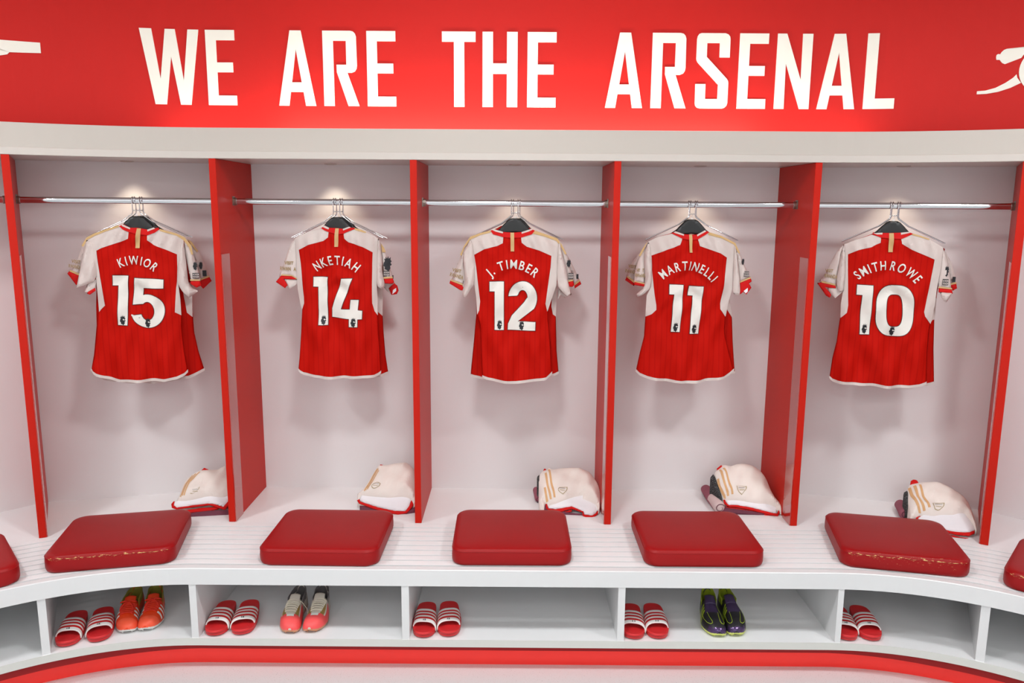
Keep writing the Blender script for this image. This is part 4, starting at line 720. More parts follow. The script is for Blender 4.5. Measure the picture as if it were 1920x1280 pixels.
# ================================================================== WALL LETTERING
GL = {
'W': [[(0, 1), (.159, 1), (.24, .335), (.335, 1), (.467, 1), (.548, .32), (.636, 1), (.7815, 1), (.633, 0), (.49, 0), (.397, .64), (.303, 0), (.152, 0)]],
'E': [[(0, 0), (0, 1), (.4, 1), (.4, .865), (.1435, .865), (.1435, .572), (.3645, .572), (.3645, .441), (.1435, .441), (.1435, .131), (.398, .131), (.398, 0)]],
'T': [[(0, 1), (.4645, 1), (.4645, .8645), (.308, .8645), (.308, 0), (.1636, 0), (.1636, .8645), (0, .8645)]],
'H': [[(0, 0), (0, 1), (.145, 1), (.145, .584), (.337, .584), (.337, 1), (.485, 1), (.485, 0), (.337, 0), (.337, .444), (.145, .444), (.145, 0)]],
'A': [[(0, 0), (.182, 1), (.335, 1), (.517, 0), (.375, 0), (.347, .185), (.17, .185), (.142, 0)], [(.1905, .314), (.3265, .314), (.2585, .754)]],
'L': [[(0, 0), (0, 1), (.15, 1), (.15, .139), (.407, .139), (.407, 0)]],
'N': [[(0, 0), (0, 1), (.127, 1), (.352, .388), (.346, 1), (.487, 1), (.487, 0), (.353, 0), (.132, .6115), (.139, 0)]],
'R': [[(0, 0), (0, 1), (.385, 1), (.425, .99), (.45, .965), (.464, .925), (.469, .54), (.462, .5), (.44, .465), (.395, .446), (.335, .446), (.4915, 0), (.338, 0), (.187, .453), (.185, .552), (.3215, .552), (.3215, .868), (.1455, .868), (.1455, 0)]],
'S': [[(.06, 1), (.39, 1), (.43, .985), (.455, .955), (.461, .92), (.463, .681), (.319, .681), (.3165, .87), (.144, .87), (.145, .688), (.436, .399), (.455, .37), (.4595, .343), (.4605, .08), (.45, .04), (.42, .01), (.39, 0), (.072, 0), (.035, .012), (.012, .04), (.0065, .073), (.0015, .327), (.144, .327), (.146, .127), (.3165, .127), (.317, .32), (.0205, .613), (.006, .64), (.001, .66), (0, .92), (.008, .96), (.03, .99)]],
}
def wall_bend(s, y):
    if abs(s) <= CX: return (s, y)
    r = RB-.30; a = (abs(s)-CX)/r; rr = RB+y; sg = 1 if s > 0 else -1
    return (sg*(CX+rr*sin(a)), CY+rr*cos(a))
def wall_decal(polys, holes, s0, z0, k, thick=.003):
    """cut-out vinyl about 3 mm proud of the curved red wall"""
    bm = bmesh.new()
    P = [(s0+x*k, z0+z*k) for x, z in polys]
    if holes:   # join the hole to the outline with a bridge
        h = [(s0+x*k, z0+z*k) for x, z in holes]
        bi, bj = min(((i, j) for i in range(len(P)) for j in range(len(h))), key=lambda q: math.dist(P[q[0]], h[q[1]]))
        area2 = lambda q: sum(a[0]*b[1]-b[0]*a[1] for a, b in zip(q, q[1:]+q[:1]))
        if area2(P)*area2(h) > 0: h = h[::-1]; bj = len(h)-1-bj
        P = P[:bi+1]+h[bj:]+h[:bj+1]+P[bi:]
    f = bm.faces.new([bm.verts.new((x, 0, z)) for x, z in P])
    bm.normal_update(); bmesh.ops.triangulate(bm, faces=[f], ngon_method='EAR_CLIP')
    bmesh.ops.remove_doubles(bm, verts=bm.verts[:], dist=1e-6)
    x0 = min(v.co.x for v in bm.verts); x1 = max(v.co.x for v in bm.verts); x = x0+.03
    while x < x1 and abs(x0)+abs(x1) > 1.2:
        bmesh.ops.bisect_plane(bm, geom=bm.verts[:]+bm.edges[:]+bm.faces[:], dist=1e-6, plane_co=(x, 0, 0), plane_no=(1, 0, 0)); x += .03
    r = bmesh.ops.extrude_face_region(bm, geom=bm.faces[:])
    for g in r['geom']:
        if isinstance(g, bmesh.types.BMVert): g.co.y = -thick
    for v in bm.verts:
        X, Y = wall_bend(v.co.x, -.3005+v.co.y); v.co.x, v.co.y = X, Y
    return bm
sign = thing('wall_lettering', 'large white capital letters of the four-word slogan across the red wall', 'lettering', (0, -.30, 2.296))
for ch, s in DATA['letters']:
    g = GL[ch]
    o = link('letter', wall_decal(g[0], g[1] if len(g) > 1 else None, s, 2.2955, .3105), letter_m, sign); o.location = (0, .30, -2.296)
# the cannon emblem at either end of the slogan
def arc(cx, cz, r, a0, a1, n): return [(cx+r*cos(radians(a0+(a1-a0)*i/n)), cz+r*sin(radians(a0+(a1-a0)*i/n))) for i in range(n+1)]
def cannon(s0, label):
    t = thing('cannon_emblem', label, 'emblem', (*wall_bend(s0+.24, -.30), 2.44), group='cannon emblems on the red wall')
    inv = Matrix.Translation(t.location).inverted()
    W = (.182, .0)        # wheel centre relative to emblem origin
    barrel = [(.0145, .0465), (.002, .0475), (0, .0575), (.001, .0665), (.0055, .070), (.0135, .0685), (.018, .077), (.0252, .0845), (.0353, .0885), (.13, .0875), (.30, .0895), (.475, .0905), (.475, .0495), (.363, .0440), (.355, .035), (.325, .0275), (.288, .0275)]
    barrel += arc(W[0], W[1], .105, 12, 152, 20)[1:]
    barrel += [(.0342, .0285), (.0240, .0334), (.017, .0418)]
    trail = [(-.0567, -.0865), (-.0564, -.0744), (-.0257, -.0729), (.0094, -.0636), (.0432, -.0456), (.0678, -.0273), (.0790, -.014), (.083, -.028), (.0977, -.0488), (.0628, -.0665), (.0199, -.0801), (-.0208, -.0861)]
    for nm, poly, hole in (('barrel', barrel, None), ('trail', trail, None), ('wheel', arc(W[0], W[1], .0955, 0, 352, 44), arc(W[0], W[1], .070, 0, 350, 35))):
        o = link(nm, wall_decal(poly, hole, s0, 2.4313, 1), letter_m, t); o.matrix_parent_inverse = inv
    bm = bmesh.new()
    for k in range(8):
        a = k*pi/4+.2; c, s = cos(a), sin(a); q = [(W[0]+c*r-s*ww, W[1]+s*r+c*ww) for r, ww in ((.016, -.005), (.071, -.007), (.071, .007), (.016, .005))]
        merge(bm, wall_decal(q, None, s0, 2.4313, 1))
    merge(bm, wall_decal(arc(W[0], W[1], .018, 0, 345, 23), None, s0, 2.4313, 1))
    o = link('wheel_spokes', bm, letter_m, t); o.matrix_parent_inverse = inv
cannon(-1.985-.475, 'white cannon emblem on the red wall left of the slogan, only its muzzle in view')
cannon(1.9898, 'white cannon emblem on the red wall right of the slogan, breech and trail in view')

# ================================================================== SEAT CUSHIONS
def cushion(label, x, y, rz, m, w=.485, d=.432, h=.070, worn=None):
    t = thing('seat_cushion', label, 'cushion', (x, y, .4505), radians(rz), group='dark red seat cushions on the bench')
    bm = bmesh.new(); N = 14; r = .055
    ol = []
    for cx, cy, a0 in ((w/2-r, d/2-r, 0), (-w/2+r, d/2-r, 90), (-w/2+r, -d/2+r, 180), (w/2-r, -d/2+r, 270)):
        for i in range(N+1):
            a = radians(a0+90*i/N); ol.append((cx+r*cos(a), cy+r*sin(a)))
    def fine(ol):
        o = []
        for a, b in zip(ol, ol[1:]+ol[:1]):
            k = max(1, int(math.dist(a, b)/.03)); o += [(a[0]+(b[0]-a[0])*i/k, a[1]+(b[1]-a[1])*i/k) for i in range(k)]
        return o
    ol = fine(ol)
    levels = [(.965, 0), (.99, .004), (1.0, .014), (1.002, .03), (.997, h-.0125), (.994, h-.0105), (.989, h-.0095), (.980, h-.004), (.962, h-.0005), (.90, h+.0015), (.75, h+.0035), (.5, h+.005), (.25, h+.0055)]
    rings = [[bm.verts.new((px*s, py*(1-(1-s)*w/d if s > .9 else s), z)) for px, py in ol] for s, z in levels]
    n = len(ol)
    for a, b in zip(rings, rings[1:]):
        for i in range(n): bm.faces.new((a[i], a[(i+1) % n], b[(i+1) % n], b[i]))
    bm.faces.new(rings[0][::-1]); c = bm.verts.new((0, 0, h+.0057))
    for i in range(n): bm.faces.new((rings[-1][i], rings[-1][(i+1) % n], c))
    link('pad', bm, m, t, smooth=True)
    bm = bmesh.new(); tube(bm, [(px*.9955, py*.9955, h-.0110) for px, py in ol], .0014, 6, closed=True)
    link('seam', bm, m, t, smooth=True)
    return t
cushion('worn dark red seat cushion with flaking edge, before the shirt numbered 15', -1.643, -.725, 12.5, cush_worn)
cushion('plain dark red seat cushion in front of the shirt numbered 14', -.782, -.682, -.8, cush)
cushion('plain dark red seat cushion in front of the shirt numbered 12', -.010, -.668, .4, cush)
cushion('plain dark red seat cushion in front of the shirt numbered 11', .768, -.668, 0, cush)
cushion('badly worn red seat cushion with pale flakes, before the shirt numbered 10', 1.598, -.705, -12, cush_worn2)
cushion('dark red seat cushion cut off by the left edge of the picture', -2.19, -1.045, 41, cush)
cushion('flaking dark red seat cushion cut off by the right edge of the picture', 2.185, -1.02, -41, cush_worn)

# ================================================================== HANGERS AND SHIRTS
def hanger(label, O, a, side, dx, span, group):
    """chrome wire hanger with a black plastic shoulder piece; side -1 hangs before the rail, +1 behind"""
    t = thing('clothes_hanger', label, 'hanger', O, a, group=group)
    y = side*.0125
    bm = bmesh.new()
    for s in (-1, 1):
        px = dx+s*.0145
        pts = [(px, -side*.0115, .008), (px, -side*.0125, .018), (px, -side*.010, .0265), (px, 0, .0305), (px, side*.0095, .0265), (px, y, .018), (px, y, -.035), (px+s*.004, y, -.043), (px+s*.016, y, -.052)]
        pts += [(dx+s*(span*k/6+.03), y, -.06-(span*k/6)*.475) for k in range(1, 7)]
        tube(bm, pts, .0023, 8)
    tube(bm, [(dx-.0145, y, -.028), (dx+.0145, y, -.028)], .002, 8)
    link('wire_frame', bm, chrome, t, smooth=True)
    ol = [(-.016, -.052), (.016, -.052), (.028, -.058), (.045, -.075), (.066, -.098), (.086, -.112), (.105, -.125), (.10, -.14), (.05, -.122), (0, -.116), (-.05, -.122), (-.10, -.14), (-.105, -.125), (-.086, -.112), (-.066, -.098), (-.045, -.075), (-.028, -.058)]
    yb = -.014 if side < 0 else .042
    bm = pillow([(x+dx, z) for x, z in ol], .006, .008, .012, y0=yb, back=1)
    o = link('shoulder_piece', bm, black_pl, t, smooth=True); o['label'] = 'black plastic shoulder piece'
    bm = bmesh.new(); tube(bm, [(dx+.012, y-.003*side, -.02), (dx+.006, yb, -.035), (dx, yb, -.053)], .0009, 6)
    tube(bm, [(dx-.004, yb, -.048), (dx+.004, yb, -.048), (dx+.004, yb, -.055), (dx-.004, yb, -.055)], .0018, 6, closed=True)
    o = link('tag_cord', bm, fab_white2, t); o['label'] = 'white tag cord'
    return t

LION = [(-.5, .1), (-.35, .35), (-.45, .62), (-.3, .55), (-.22, .85), (-.08, .6), (.08, .92), (.15, .6), (.38, .8), (.36, .5), (.5, .3), (.35, .12), (.5, -.05), (.4, -.2), (.3, -.22), (.34, -.5), (.05, -.85), (-.15, -.7), (-.42, -.6), (-.38, -.35), (-.55, -.2)]
EYE = [(.02, .28), (.2, .3), (.3, .12), (.2, -.02), (.12, .12), (.0, .1)]
def cap_arc(cx, cz, rx, rz, a0, a1, n): return [(cx+rx*cos(radians(a0+(a1-a0)*i/n)), cz+rz*sin(radians(a0+(a1-a0)*i/n))) for i in range(n+1)]
DIG = {
'1': [(0, 1), (1, 1), (1, 0), (.36, 0), (.36, .8), (0, .8)],
'4': [(.33, 1), (.67, 1), (.31, .372), (.605, .366), (.625, .562), (.868, .552), (.852, .345), (1, .331), (.99, .159), (.852, .159), (.852, 0), (.588, .007), (.588, .172), (0, .207), (.01, .39)],
'5': [(.12, 1), (.95, .975), (.95, .80), (.37, .80)]+cap_arc(.50, .335, .50, .335, 108, -168, 30)+[(.0, .235), (.29, .262)]+cap_arc(.49, .335, .21, .19, 205, 490, 26)+[(.045, .458)],
'2': [(.04, .70)]+cap_arc(.51, .655, .49, .345, 172, -38, 26)+[(.34, .19), (.95, .177), (.94, 0), (0, .018), (.01, .14), (.14, .31), (.56, .58), (.66, .67)]+cap_arc(.51, .67, .17, .155, 0, 160, 12)+[(.31, .705)],
}
def digit_poly(ch):
    if ch == '0':
        o = []; 
        for i in range(56):
            a = 2*pi*i/56; c, s = cos(a), sin(a); o.append((.5+.5*abs(c)**.72*(1 if c > 0 else -1), .5+.5*abs(s)**.72*(1 if s > 0 else -1)))
        h = []
        for i in range(40):
            a = 2*pi*i/40; c, s = cos(a), sin(a); h.append((.495+.225*abs(c)**.65*(1 if c > 0 else -1), .5+.315*abs(s)**.65*(1 if s > 0 else -1)))
        h = h[::-1]
        return o+[o[0]]+[h[-1]]+h  # outline bridged to the hole
    return DIG[ch]
def grow(poly, d):
    """move every corner outwards by d (for the dark edging behind the numbers)"""
    P = [Vector(p) for p in poly]; P = [p for k, p in enumerate(P) if (p-P[k-1]).length > 4e-4]; ar = sum(a.x*b.y-b.x*a.y for a, b in zip(P, P[1:]+P[:1])); sg = 1 if ar > 0 else -1
    out = []; n = len(P)
    for i in range(n):
        a = P[i]-P[i-1]; b = P[(i+1) % n]-P[i]; j = 1
        while a.length < 1e-6: j += 1; a = P[i]-P[i-j]
        j = 1
        while b.length < 1e-6: j += 1; b = P[(i+j) % n]-P[i]
        na = Vector((a.y, -a.x)).normalized()*sg; nb = Vector((b.y, -b.x)).normalized()*sg
        m = na+nb
        if m.length < .3: m = na
        m = m.normalized()*min(d/max(m.normalized().dot(na), .35), d*2); out.append(tuple(P[i]+m))
    return out

def shirt(i, D, label, group, yc, seed, front=True):
    bay = DATA['bay'][i]; a = radians(bay['a'])
    t = thing('football_shirt', label, 'shirt', bay['o'], a, group=group)
    rnd = random.Random(seed); ph = [rnd.uniform(0, 6.28) for _ in range(8)]; am = [rnd.uniform(.7, 1.25) for _ in range(8)]
    top, lf, rg, hem = D['top'], D['left'], D['right'], D['hem']
    hb = .0125
    hem2 = [(x, z-hb) for x, z in hem]; lf2 = lf[:-1]+[(lf[-1][0], lf[-1][1]-hb)]; rg2 = rg[:-1]+[(rg[-1][0], rg[-1][1]-hb)]
    ztop = max(z for x, z in top); zbot = min(z for x, z in hem2)
    DEP = .024
    cxm = (top[0][0]+top[-1][0])/2
    def depth(x, z):
        xl, xr = interp(lf, z), interp(rg, z)
        u = max(-1, min(1, (2*x-xl-xr)/(xr-xl)))
        dz = max(0, min(1, (interpx(top, x)-z)/.055))
        pr = (1-abs(u)**4)*(.30+.70*sin(dz*pi/2))
        v = (ztop-z)/(ztop-zbot); xc = x-cxm
        f = .0042*am[0]*sin(36*x+7*z+ph[0])*v+.0030*am[1]*sin(66*x-16*z+ph[1])*v*v+.0024*am[2]*sin(22*x+34*z+ph[2])*(1-v)
        f += .0040*am[3]*cos(62*(abs(xc)*.75+z)+ph[3]*.3)*math.exp(-((v-.30)/.16)**2)*math.exp(-(xc/.11)**2)
        f += .0035*am[4]*sin(44*(xc*.8+z*.55)+ph[4])*math.exp(-((v-.72)/.22)**2)
        f += .0022*am[6]*sin(58*x-40*z+ph[6])*math.exp(-((v-.5)/.25)**2)*(.4+abs(xc)*5)
        f += .0028*am[5]*sin(110*x+9*sin(6*z+ph[5]))*math.exp(-((v-.08)/.07)**2)
        return pr*DEP+f*pr*2.7
    surf = lambda x, z: yc-depth(x, z)
    # body: two sheets sharing their outline
    NU, NV = 52, 60
    us = [k/NU for k in range(NU+1)]; vs = [k/NV for k in range(NV+1)]
    T, H, Lf, Rg = resample(top, us), resample(hem2, us), resample(lf2, vs), resample(rg2, vs)
    bm = bmesh.new(); G = []
    for b_ in (0, 1):
        g = []
        for jv, v in enumerate(vs):
            row = []
            for ju, u in enumerate(us):
                if b_ and (ju in (0, NU) or jv in (0, NV)): row.append(G[0][jv][ju]); continue
                x, z = [(1-v)*T[ju][k]+v*H[ju][k]+(1-u)*Lf[jv][k]+u*Rg[jv][k]-((1-u)*(1-v)*T[0][k]+u*(1-v)*T[-1][k]+(1-u)*v*H[0][k]+u*v*H[-1][k]) for k in (0, 1)]
                row.append(bm.verts.new((x, yc-depth(x, z)*(1 if not b_ else -.75), z)))
            g.append(row)
        G.append(g)
        for jv in range(NV):
            for ju in range(NU):
                q = [g[jv][ju], g[jv][ju+1], g[jv+1][ju+1], g[jv+1][ju]]
                if len(set(q)) > 2:
                    try: bm.faces.new(list(dict.fromkeys(q)) if b_ == 0 else list(dict.fromkeys(q))[::-1])
                    except ValueError: pass
    o = link('body', bm, fab_red, t, smooth=True)
    def decal(name, polys, m, offm, parent=t, step=.0095, pre=None, lab=None, sm=True):
        bm = pre if pre is not None else flat_bm(polys, step)
        if pre is not None: grid_cut(bm, step)
        for v in bm.verts: v.co.y = surf(v.co.x, v.co.z)-offm
        o = link(name, bm, m, parent, smooth=sm)
        if lab: o['label'] = lab
        return o
    for k in ('wl', 'wr'):
        if k in D: decal('shoulder_panel', [D[k]], fab_white, .0022, lab='white shoulder and side panel')
    decal('hem_band', [hem+hem2[::-1]], fab_white, .0022, lab='white hem band')
    for q in D['gs']: decal('shoulder_stripe', [q], fab_gold, .0045, lab='gold shoulder stripe')
    # sleeves: soft padded folds, the one named A lies in front
    for side in ('slv', 'srv'):
        if not D[side]: continue
        main = None
        for s in D[side]:
            k = s['k']; base = yc+{'A': -.008, 'B': .006, 'I': .004}[k]
            sd = rnd.uniform(0, 6)
            fold = lambda x, z, sd=sd: .0036*sin(75*x+30*z+sd)+.0024*sin(140*x-60*z+sd*2)
            bm = pillow(smooth_poly(s['p'], 1), {'A': .013, 'B': .011, 'I': .006}[k], .016, .009, y0=base, back=.8, fold=fold)
            if main is None:
                main = link('sleeve', bm, fab_white, t, smooth=True); main['label'] = 'white sleeve'
                par = main
            else:
                o = link('sleeve_fold', bm, fab_white, main, smooth=True); o['label'] = 'white sleeve fold'
            if 'c' in s:
                bm = pillow(s['c'], .0035, .004, .008, y0=base-.0095, back=2.2)
                o = link('cuff', bm, fab_redtrim, main, smooth=True); o['label'] = 'red cuff'
            if 'g' in s:
                bm = flat_bm([s['g']], .02)
                for v in bm.verts: v.co.y = base-.0135
                o = link('cuff_stripe', bm, fab_gold, main); o['label'] = 'gold line above the cuff'
            if 'i' in s:
                bm = flat_bm([s['i']], .02)
                for v in bm.verts: v.co.y = base-.0145
                o = link('cuff_opening', bm, fab_white2, main); o['label'] = 'white inside of the cuff'
        yd = yc-.0095
        if side == 'slv':
            for (s_, x, z, w_, h_, an) in D['text']:
                b_ = text_bm(s_, .03); place2d(b_, x, z, w_, h_, radians(an), bm_width(b_))
                for v in b_.verts: v.co.y = yd
                o = link('sleeve_print', b_, gold_txt, main); o['label'] = 'dull gold sleeve print'
        else:
            for (x, z, w_, h_) in D['lion']:
                b_ = flat_bm([[(x+px*w_, z+pz*h_*.58) for px, pz in LION]], .1)
                for v in b_.verts: v.co.y = yd
                o = link('sleeve_badge', b_, print_black, main); o['label'] = 'black lion head badge'
            for (x, z, w_, h_) in D['patch']:
                b_ = flat_bm([[(x-w_/2, z-h_/2), (x+w_/2, z-h_/2), (x+w_/2, z+h_/2), (x-w_/2, z+h_/2)]], .1)
                for v in b_.verts: v.co.y = yd
                o = link('sleeve_patch', b_, print_black, main); o['label'] = 'black sleeve patch'
                if w_ > .018:
                    b2 = bmesh.new()
                    for s_, zz in (('NO ROOM', .22), ('FOR RACISM', -.22)):
                        q = text_bm(s_, .03); place2d(q, x, z+zz*h_, w_*.86, h_*.34, 0, bm_width(q)); merge(b2, q)
                    for v in b2.verts: v.co.y = yd-.0008
                    o = link('patch_text', b2, fab_white, main); o['label'] = 'white patch lettering'
    if not front:
        tp = [p for p in top]; zs = max(p[1] for p in tp)
        mid = [p for p in tp if zs-p[1] < .03]
        if len(mid) > 1:
            pl = [(x, z+.002) for x, z in mid]+[(x, z-.018) for x, z in mid[::-1]]
            decal('collar', [pl], fab_redtrim, .005, lab='red collar')
        return t
    # collar: red band in front, its far half behind the hanger, white piping, gold centre tab
    cl = decal('collar', [D['collar']], fab_redtrim, .006, lab='red collar')
    xl, xr = min(p[0] for p in D['collar']), max(p[0] for p in D['collar']); zc = interpx(top, (xl+xr)/2)
    bm = bmesh.new(); rows = []
    for k in range(21):
        q = pi*k/20; x = (xl+xr)/2+(xr-xl)/2*.93*cos(q); y = yc+.004+.036*sin(q)
        rows.append([bm.verts.new((x, y, zc+zz-.004*sin(q))) for zz in (.004, -.02)])
    for a_, b_ in zip(rows, rows[1:]): bm.faces.new((a_[0], a_[1], b_[1], b_[0]))
    o = link('collar_front', bm, fab_redtrim, cl, smooth=True); so = o.modifiers.new('thick', 'SOLIDIFY'); so.thickness = .003
    for q in D['pipe']:
        decal('collar_piping', [q], fab_white, .0075, parent=cl, lab='white collar piping')
    decal('neck_stripe', [D['gold']], fab_gold, .0075, lab='gold neck stripe')
    # player name on an arc through three measured points
    nm, p0, pm, p1, ch = D['name']
    A, B, C = Vector(p0), Vector(pm), Vector(p1)
    d = 2*(A.x*(B.y-C.y)+B.x*(C.y-A.y)+C.x*(A.y-B.y))
    ux = ((A.length_squared)*(B.y-C.y)+(B.length_squared)*(C.y-A.y)+(C.length_squared)*(A.y-B.y))/d
    uy = ((A.length_squared)*(C.x-B.x)+(B.length_squared)*(A.x-C.x)+(C.length_squared)*(B.x-A.x))/d
    R_ = math.hypot(A.x-ux, A.y-uy); a0 = atan2(A.y-uy, A.x-ux); a1 = atan2(C.y-uy, C.x-ux)
    adv = []; 
    for c in nm: adv.append(.42 if c == ' ' else bm_width(text_bm(c, .014)))
    adv = [w_+(.36 if c != ' ' else 0) for w_, c in zip(adv, nm)]
    cen = []; x = 0
    for w_ in adv: cen.append(x+w_/2); x += w_
    tot = cen[-1]-cen[0]; kx = R_*abs(a1-a0)/tot; letters = bmesh.new()
    for c, cc in zip(nm, cen):
        if c == ' ': continue
        an = a0+(a1-a0)*(cc-cen[0])/tot
        b_ = text_bm(c, .014); w_ = bm_width(b_)
        place2d(b_, ux+R_*cos(an), uy+R_*sin(an), w_*kx, ch, an-pi/2, w_)
        if c == '.':
            for v in b_.verts: v.co.x, v.co.z = v.co.x, v.co.z
        merge(letters, b_)
    decal('name_lettering', None, num_white, .0042, pre=letters, lab='white player name on an arc')
    for (c, tl, tr, bl) in D['dig']:
        ex, ez = Vector(tr)-Vector(tl), Vector(tl)-Vector(bl)
        P = [tuple(Vector(bl)+ex*px+ez*pz) for px, pz in digit_poly(c)]
        dg_ = decal('number_digit', [P], num_white, .0042, step=.011, lab='white number digit')
        decal('digit_edge', [grow(P, .0026)], num_edge, .0030, parent=dg_, step=.011, lab='thin dark edge of the digit')
    for (x, z) in D['badge']:
        s_ = .022
        decal('number_badge', [[(x+px*s_, z+pz*s_*1.15) for px, pz in LION]], print_black, .0054, step=.03, lab='small black lion badge')
        decal('badge_eye', [[(x+px*s_*1.1, z+pz*s_*1.1-.001) for px, pz in EYE]], num_white, .0062, step=.03, lab='white mark in the badge')
    return t
nums = {1: '15', 2: '14', 3: '12', 4: '11', 5: '10'}
for i in (1, 2, 3, 4, 5):
    b = DATA['bay'][i]
    shirt(i, DATA['S'][i], 'red and white football shirt numbered %s, hanging at the front of its rail' % nums[i], 'front shirts with name and number', -.016, 10+i)
    shirt(i, DATA['B'][i], 'red and white football shirt mostly hidden behind the shirt numbered %s' % nums[i], 'shirts hanging behind the front ones', .042, 30+i, front=False)
    hanger('chrome and black hanger carrying the shirt numbered %s' % nums[i], b['o'], radians(b['a']), -1, 0.0, .175, 'clothes hangers')
    hanger('chrome and black hanger just behind that of the shirt numbered %s' % nums[i], b['o'], radians(b['a']), 1, .009, .18, 'clothes hangers')

# ================================================================== FOLDED KIT ON THE BENCH
def ribbon(pts, wd):
    P = [Vector(p) for p in resample(pts, [k/10 for k in range(11)])] if len(pts) < 3 else [Vector(p) for p in pts]
    L, R = [], []
    for i, p in enumerate(P):
        d = (P[min(i+1, len(P)-1)]-P[max(i-1, 0)]).normalized(); n = Vector((-d.y, d.x))*wd/2
        L.append(tuple(p+n)); R.append(tuple(p-n))
    return L+R[::-1]
def kit(i, num):
    D = DATA['P'][i]; a = radians(D['a']); tl = radians(D['tilt'])
    O = Vector(D['o']); rot = Matrix.Rotation(a, 4, 'Z') @ Matrix.Rotation(tl-pi/2, 4, 'X')
    # the pile leans back: its local z climbs the slope, its local -y points up and out
    def mk(name, label, cat, group):
        t = thing(name, label, cat, O, a, group=group, tilt=0)
        t.rotation_euler = (tl-pi/2, 0, a); return t
    inv3 = rot.to_3x3().inverted(); M3 = rot.to_3x3()
    def ground(co):      # drop a point of the local mesh straight down to the bench
        p = M3 @ co; p.z = min(p.z, max(-.002, p.z-.5)) if False else -.002
        return inv3 @ p
    rnd = random.Random(50+i); q = [rnd.uniform(0, 6.3) for _ in range(6)]
    sh = mk('football_shorts', 'off-white shorts with three tan stripes and red-trimmed hem, folded near the shirt numbered '+num, 'shorts', 'folded shorts on the bench')
    poly = smooth_poly(D['shorts'], 2)
    ed = edge_dist(poly); T, wd = .032, .05
    cx = sum(p[0] for p in poly)/len(poly); cz = sum(p[1] for p in poly)/len(poly)
    def fold(x, z):
        f = .006*sin(46*(x-cx)+22*(z-cz)+q[0])*(.4+max(0, (x-cx)*8))+.004*sin(95*(x-cx)-40*(z-cz)+q[1])+.0035*sin(60*z+30*x+q[2])
        return f*.75
    sf = lambda x, z: -((sin(min(ed(x, z)/wd, 1)*pi/2))**.75)*(T+fold(x, z))
    bm = pillow(poly, T, wd, .009, y0=0, fold=fold, skirt=ground)
    link('cloth', bm, fab_cream, sh, smooth=True)
    def dec(name, pl, m, offm, par, step=.01, lab=None):
        bm = flat_bm([pl], step)
        for v in bm.verts: v.co.y = sf(v.co.x, v.co.z)-offm
        o = link(name, bm, m, par, smooth=True)
        if lab: o['label'] = lab
        return o
    for s in D['stripes']: dec('side_stripe', ribbon(resample(s, [k/8 for k in range(9)]), D['sw']), fab_tan, .0018, sh, lab='tan side stripe')
    cr = D['crest']; c0 = Vector((sum(p[0] for p in cr)/len(cr), sum(p[1] for p in cr)/len(cr)))
    cr_s = smooth_poly(cr, 1)
    inner = [tuple(c0+(Vector(p)-c0)*.84) for p in cr_s]
    ring = cr_s+[cr_s[0], inner[0]]+inner[:0:-1]
    ce = dec('crest', ring, crest_m, .002, sh, step=.05, lab='small stitched club crest')
    # crest bars and the little cannon between them
    wv = max(p[0] for p in cr)-min(p[0] for p in cr); hv = max(p[1] for p in cr)-min(p[1] for p in cr)
    for zz, ww in ((.16, .62), (-.1, .5)):
        dec('crest_bar', [(c0.x-wv*ww/2, c0.y+hv*zz), (c0.x+wv*ww/2, c0.y+hv*zz), (c0.x+wv*ww/2, c0.y+hv*(zz+.07)), (c0.x-wv*ww/2, c0.y+hv*(zz+.07))], crest_g if zz > 0 else crest_m, .002, ce, step=.05)
    bm = pillow(D['tab'], .008, .006, .006, y0=-.004, skirt=ground); o = link('waistband', bm, fab_redtrim, sh, smooth=True); o['label'] = 'bit of red waistband'
    bm = pillow(D['lin'], .010, .012, .008, y0=.012, back=.2); o = link('lining', bm, fab_white2, sh, smooth=True); o['label'] = 'white inside of the leg'
    bm = pillow(D['red'], .005, .003, .007, y0=.006, back=.8); o = link('hem_trim', bm, fab_redtrim, sh, smooth=True); o['label'] = 'red hem trim'
    if D.get('red2'):
        bm = pillow(D['red2'], .005, .003, .008, y0=.016, back=.8); o = link('hem_trim', bm, fab_redtrim, sh, smooth=True); o['label'] = 'red trim of the lower leg'
    def low(co):
        p = M3 @ co; p.z = -.004; return inv3 @ p
    t = mk('folded_base_layer', 'dark mauve garment folded flat under the shorts near the shirt numbered '+num, 'garment', 'mauve garments under the shorts')
    bm = pillow(D['mauve'], .010, .010, .01, y0=.018 if i != 1 else .01, skirt=low); link('cloth', bm, mauve_d, t, smooth=True)
    if D.get('roll'):
        A, B, r = D['rollax']; A, B = Vector(A), Vector(B); d = (B-A).normalized(); L = (B-A).length
        t = thing('rolled_socks', 'rolled mauve socks sticking out left of the shorts near the shirt numbered '+num, 'socks', (A.x, A.y, .4505), atan2(d.y, d.x)-pi/2, 'rolled mauve socks')
        bm = bmesh.new(); prof = [(-.012, .25), (-.008, .62), (0, .88), (.012, 1), (L*.5, 1.04), (L-.012, .97), (L, .85), (L+.008, .6), (L+.012, .3)]
        tube(bm, [(0, y, r) for y, k in prof], [r*k for y, k in prof], 24)
        for v in bm.verts: v.co.z = max(.0005, v.co.z)*(1-.06*sin(v.co.y*60)); v.co.x *= 1+.06*sin(v.co.y*45+v.co.z*90)
        link('roll', bm, mauve, t, smooth=True)
        bm = bmesh.new(); sp = [(r*(.95-.045*k)*cos(k*.5), -.0125+.0*k, r+r*(.95-.045*k)*sin(k*.5)*.95) for k in range(19)]
        tube(bm, sp, .0016, 6); link('rolled_edge', bm, mauve_d, t, smooth=True)['label'] = 'spiral edge of the roll'
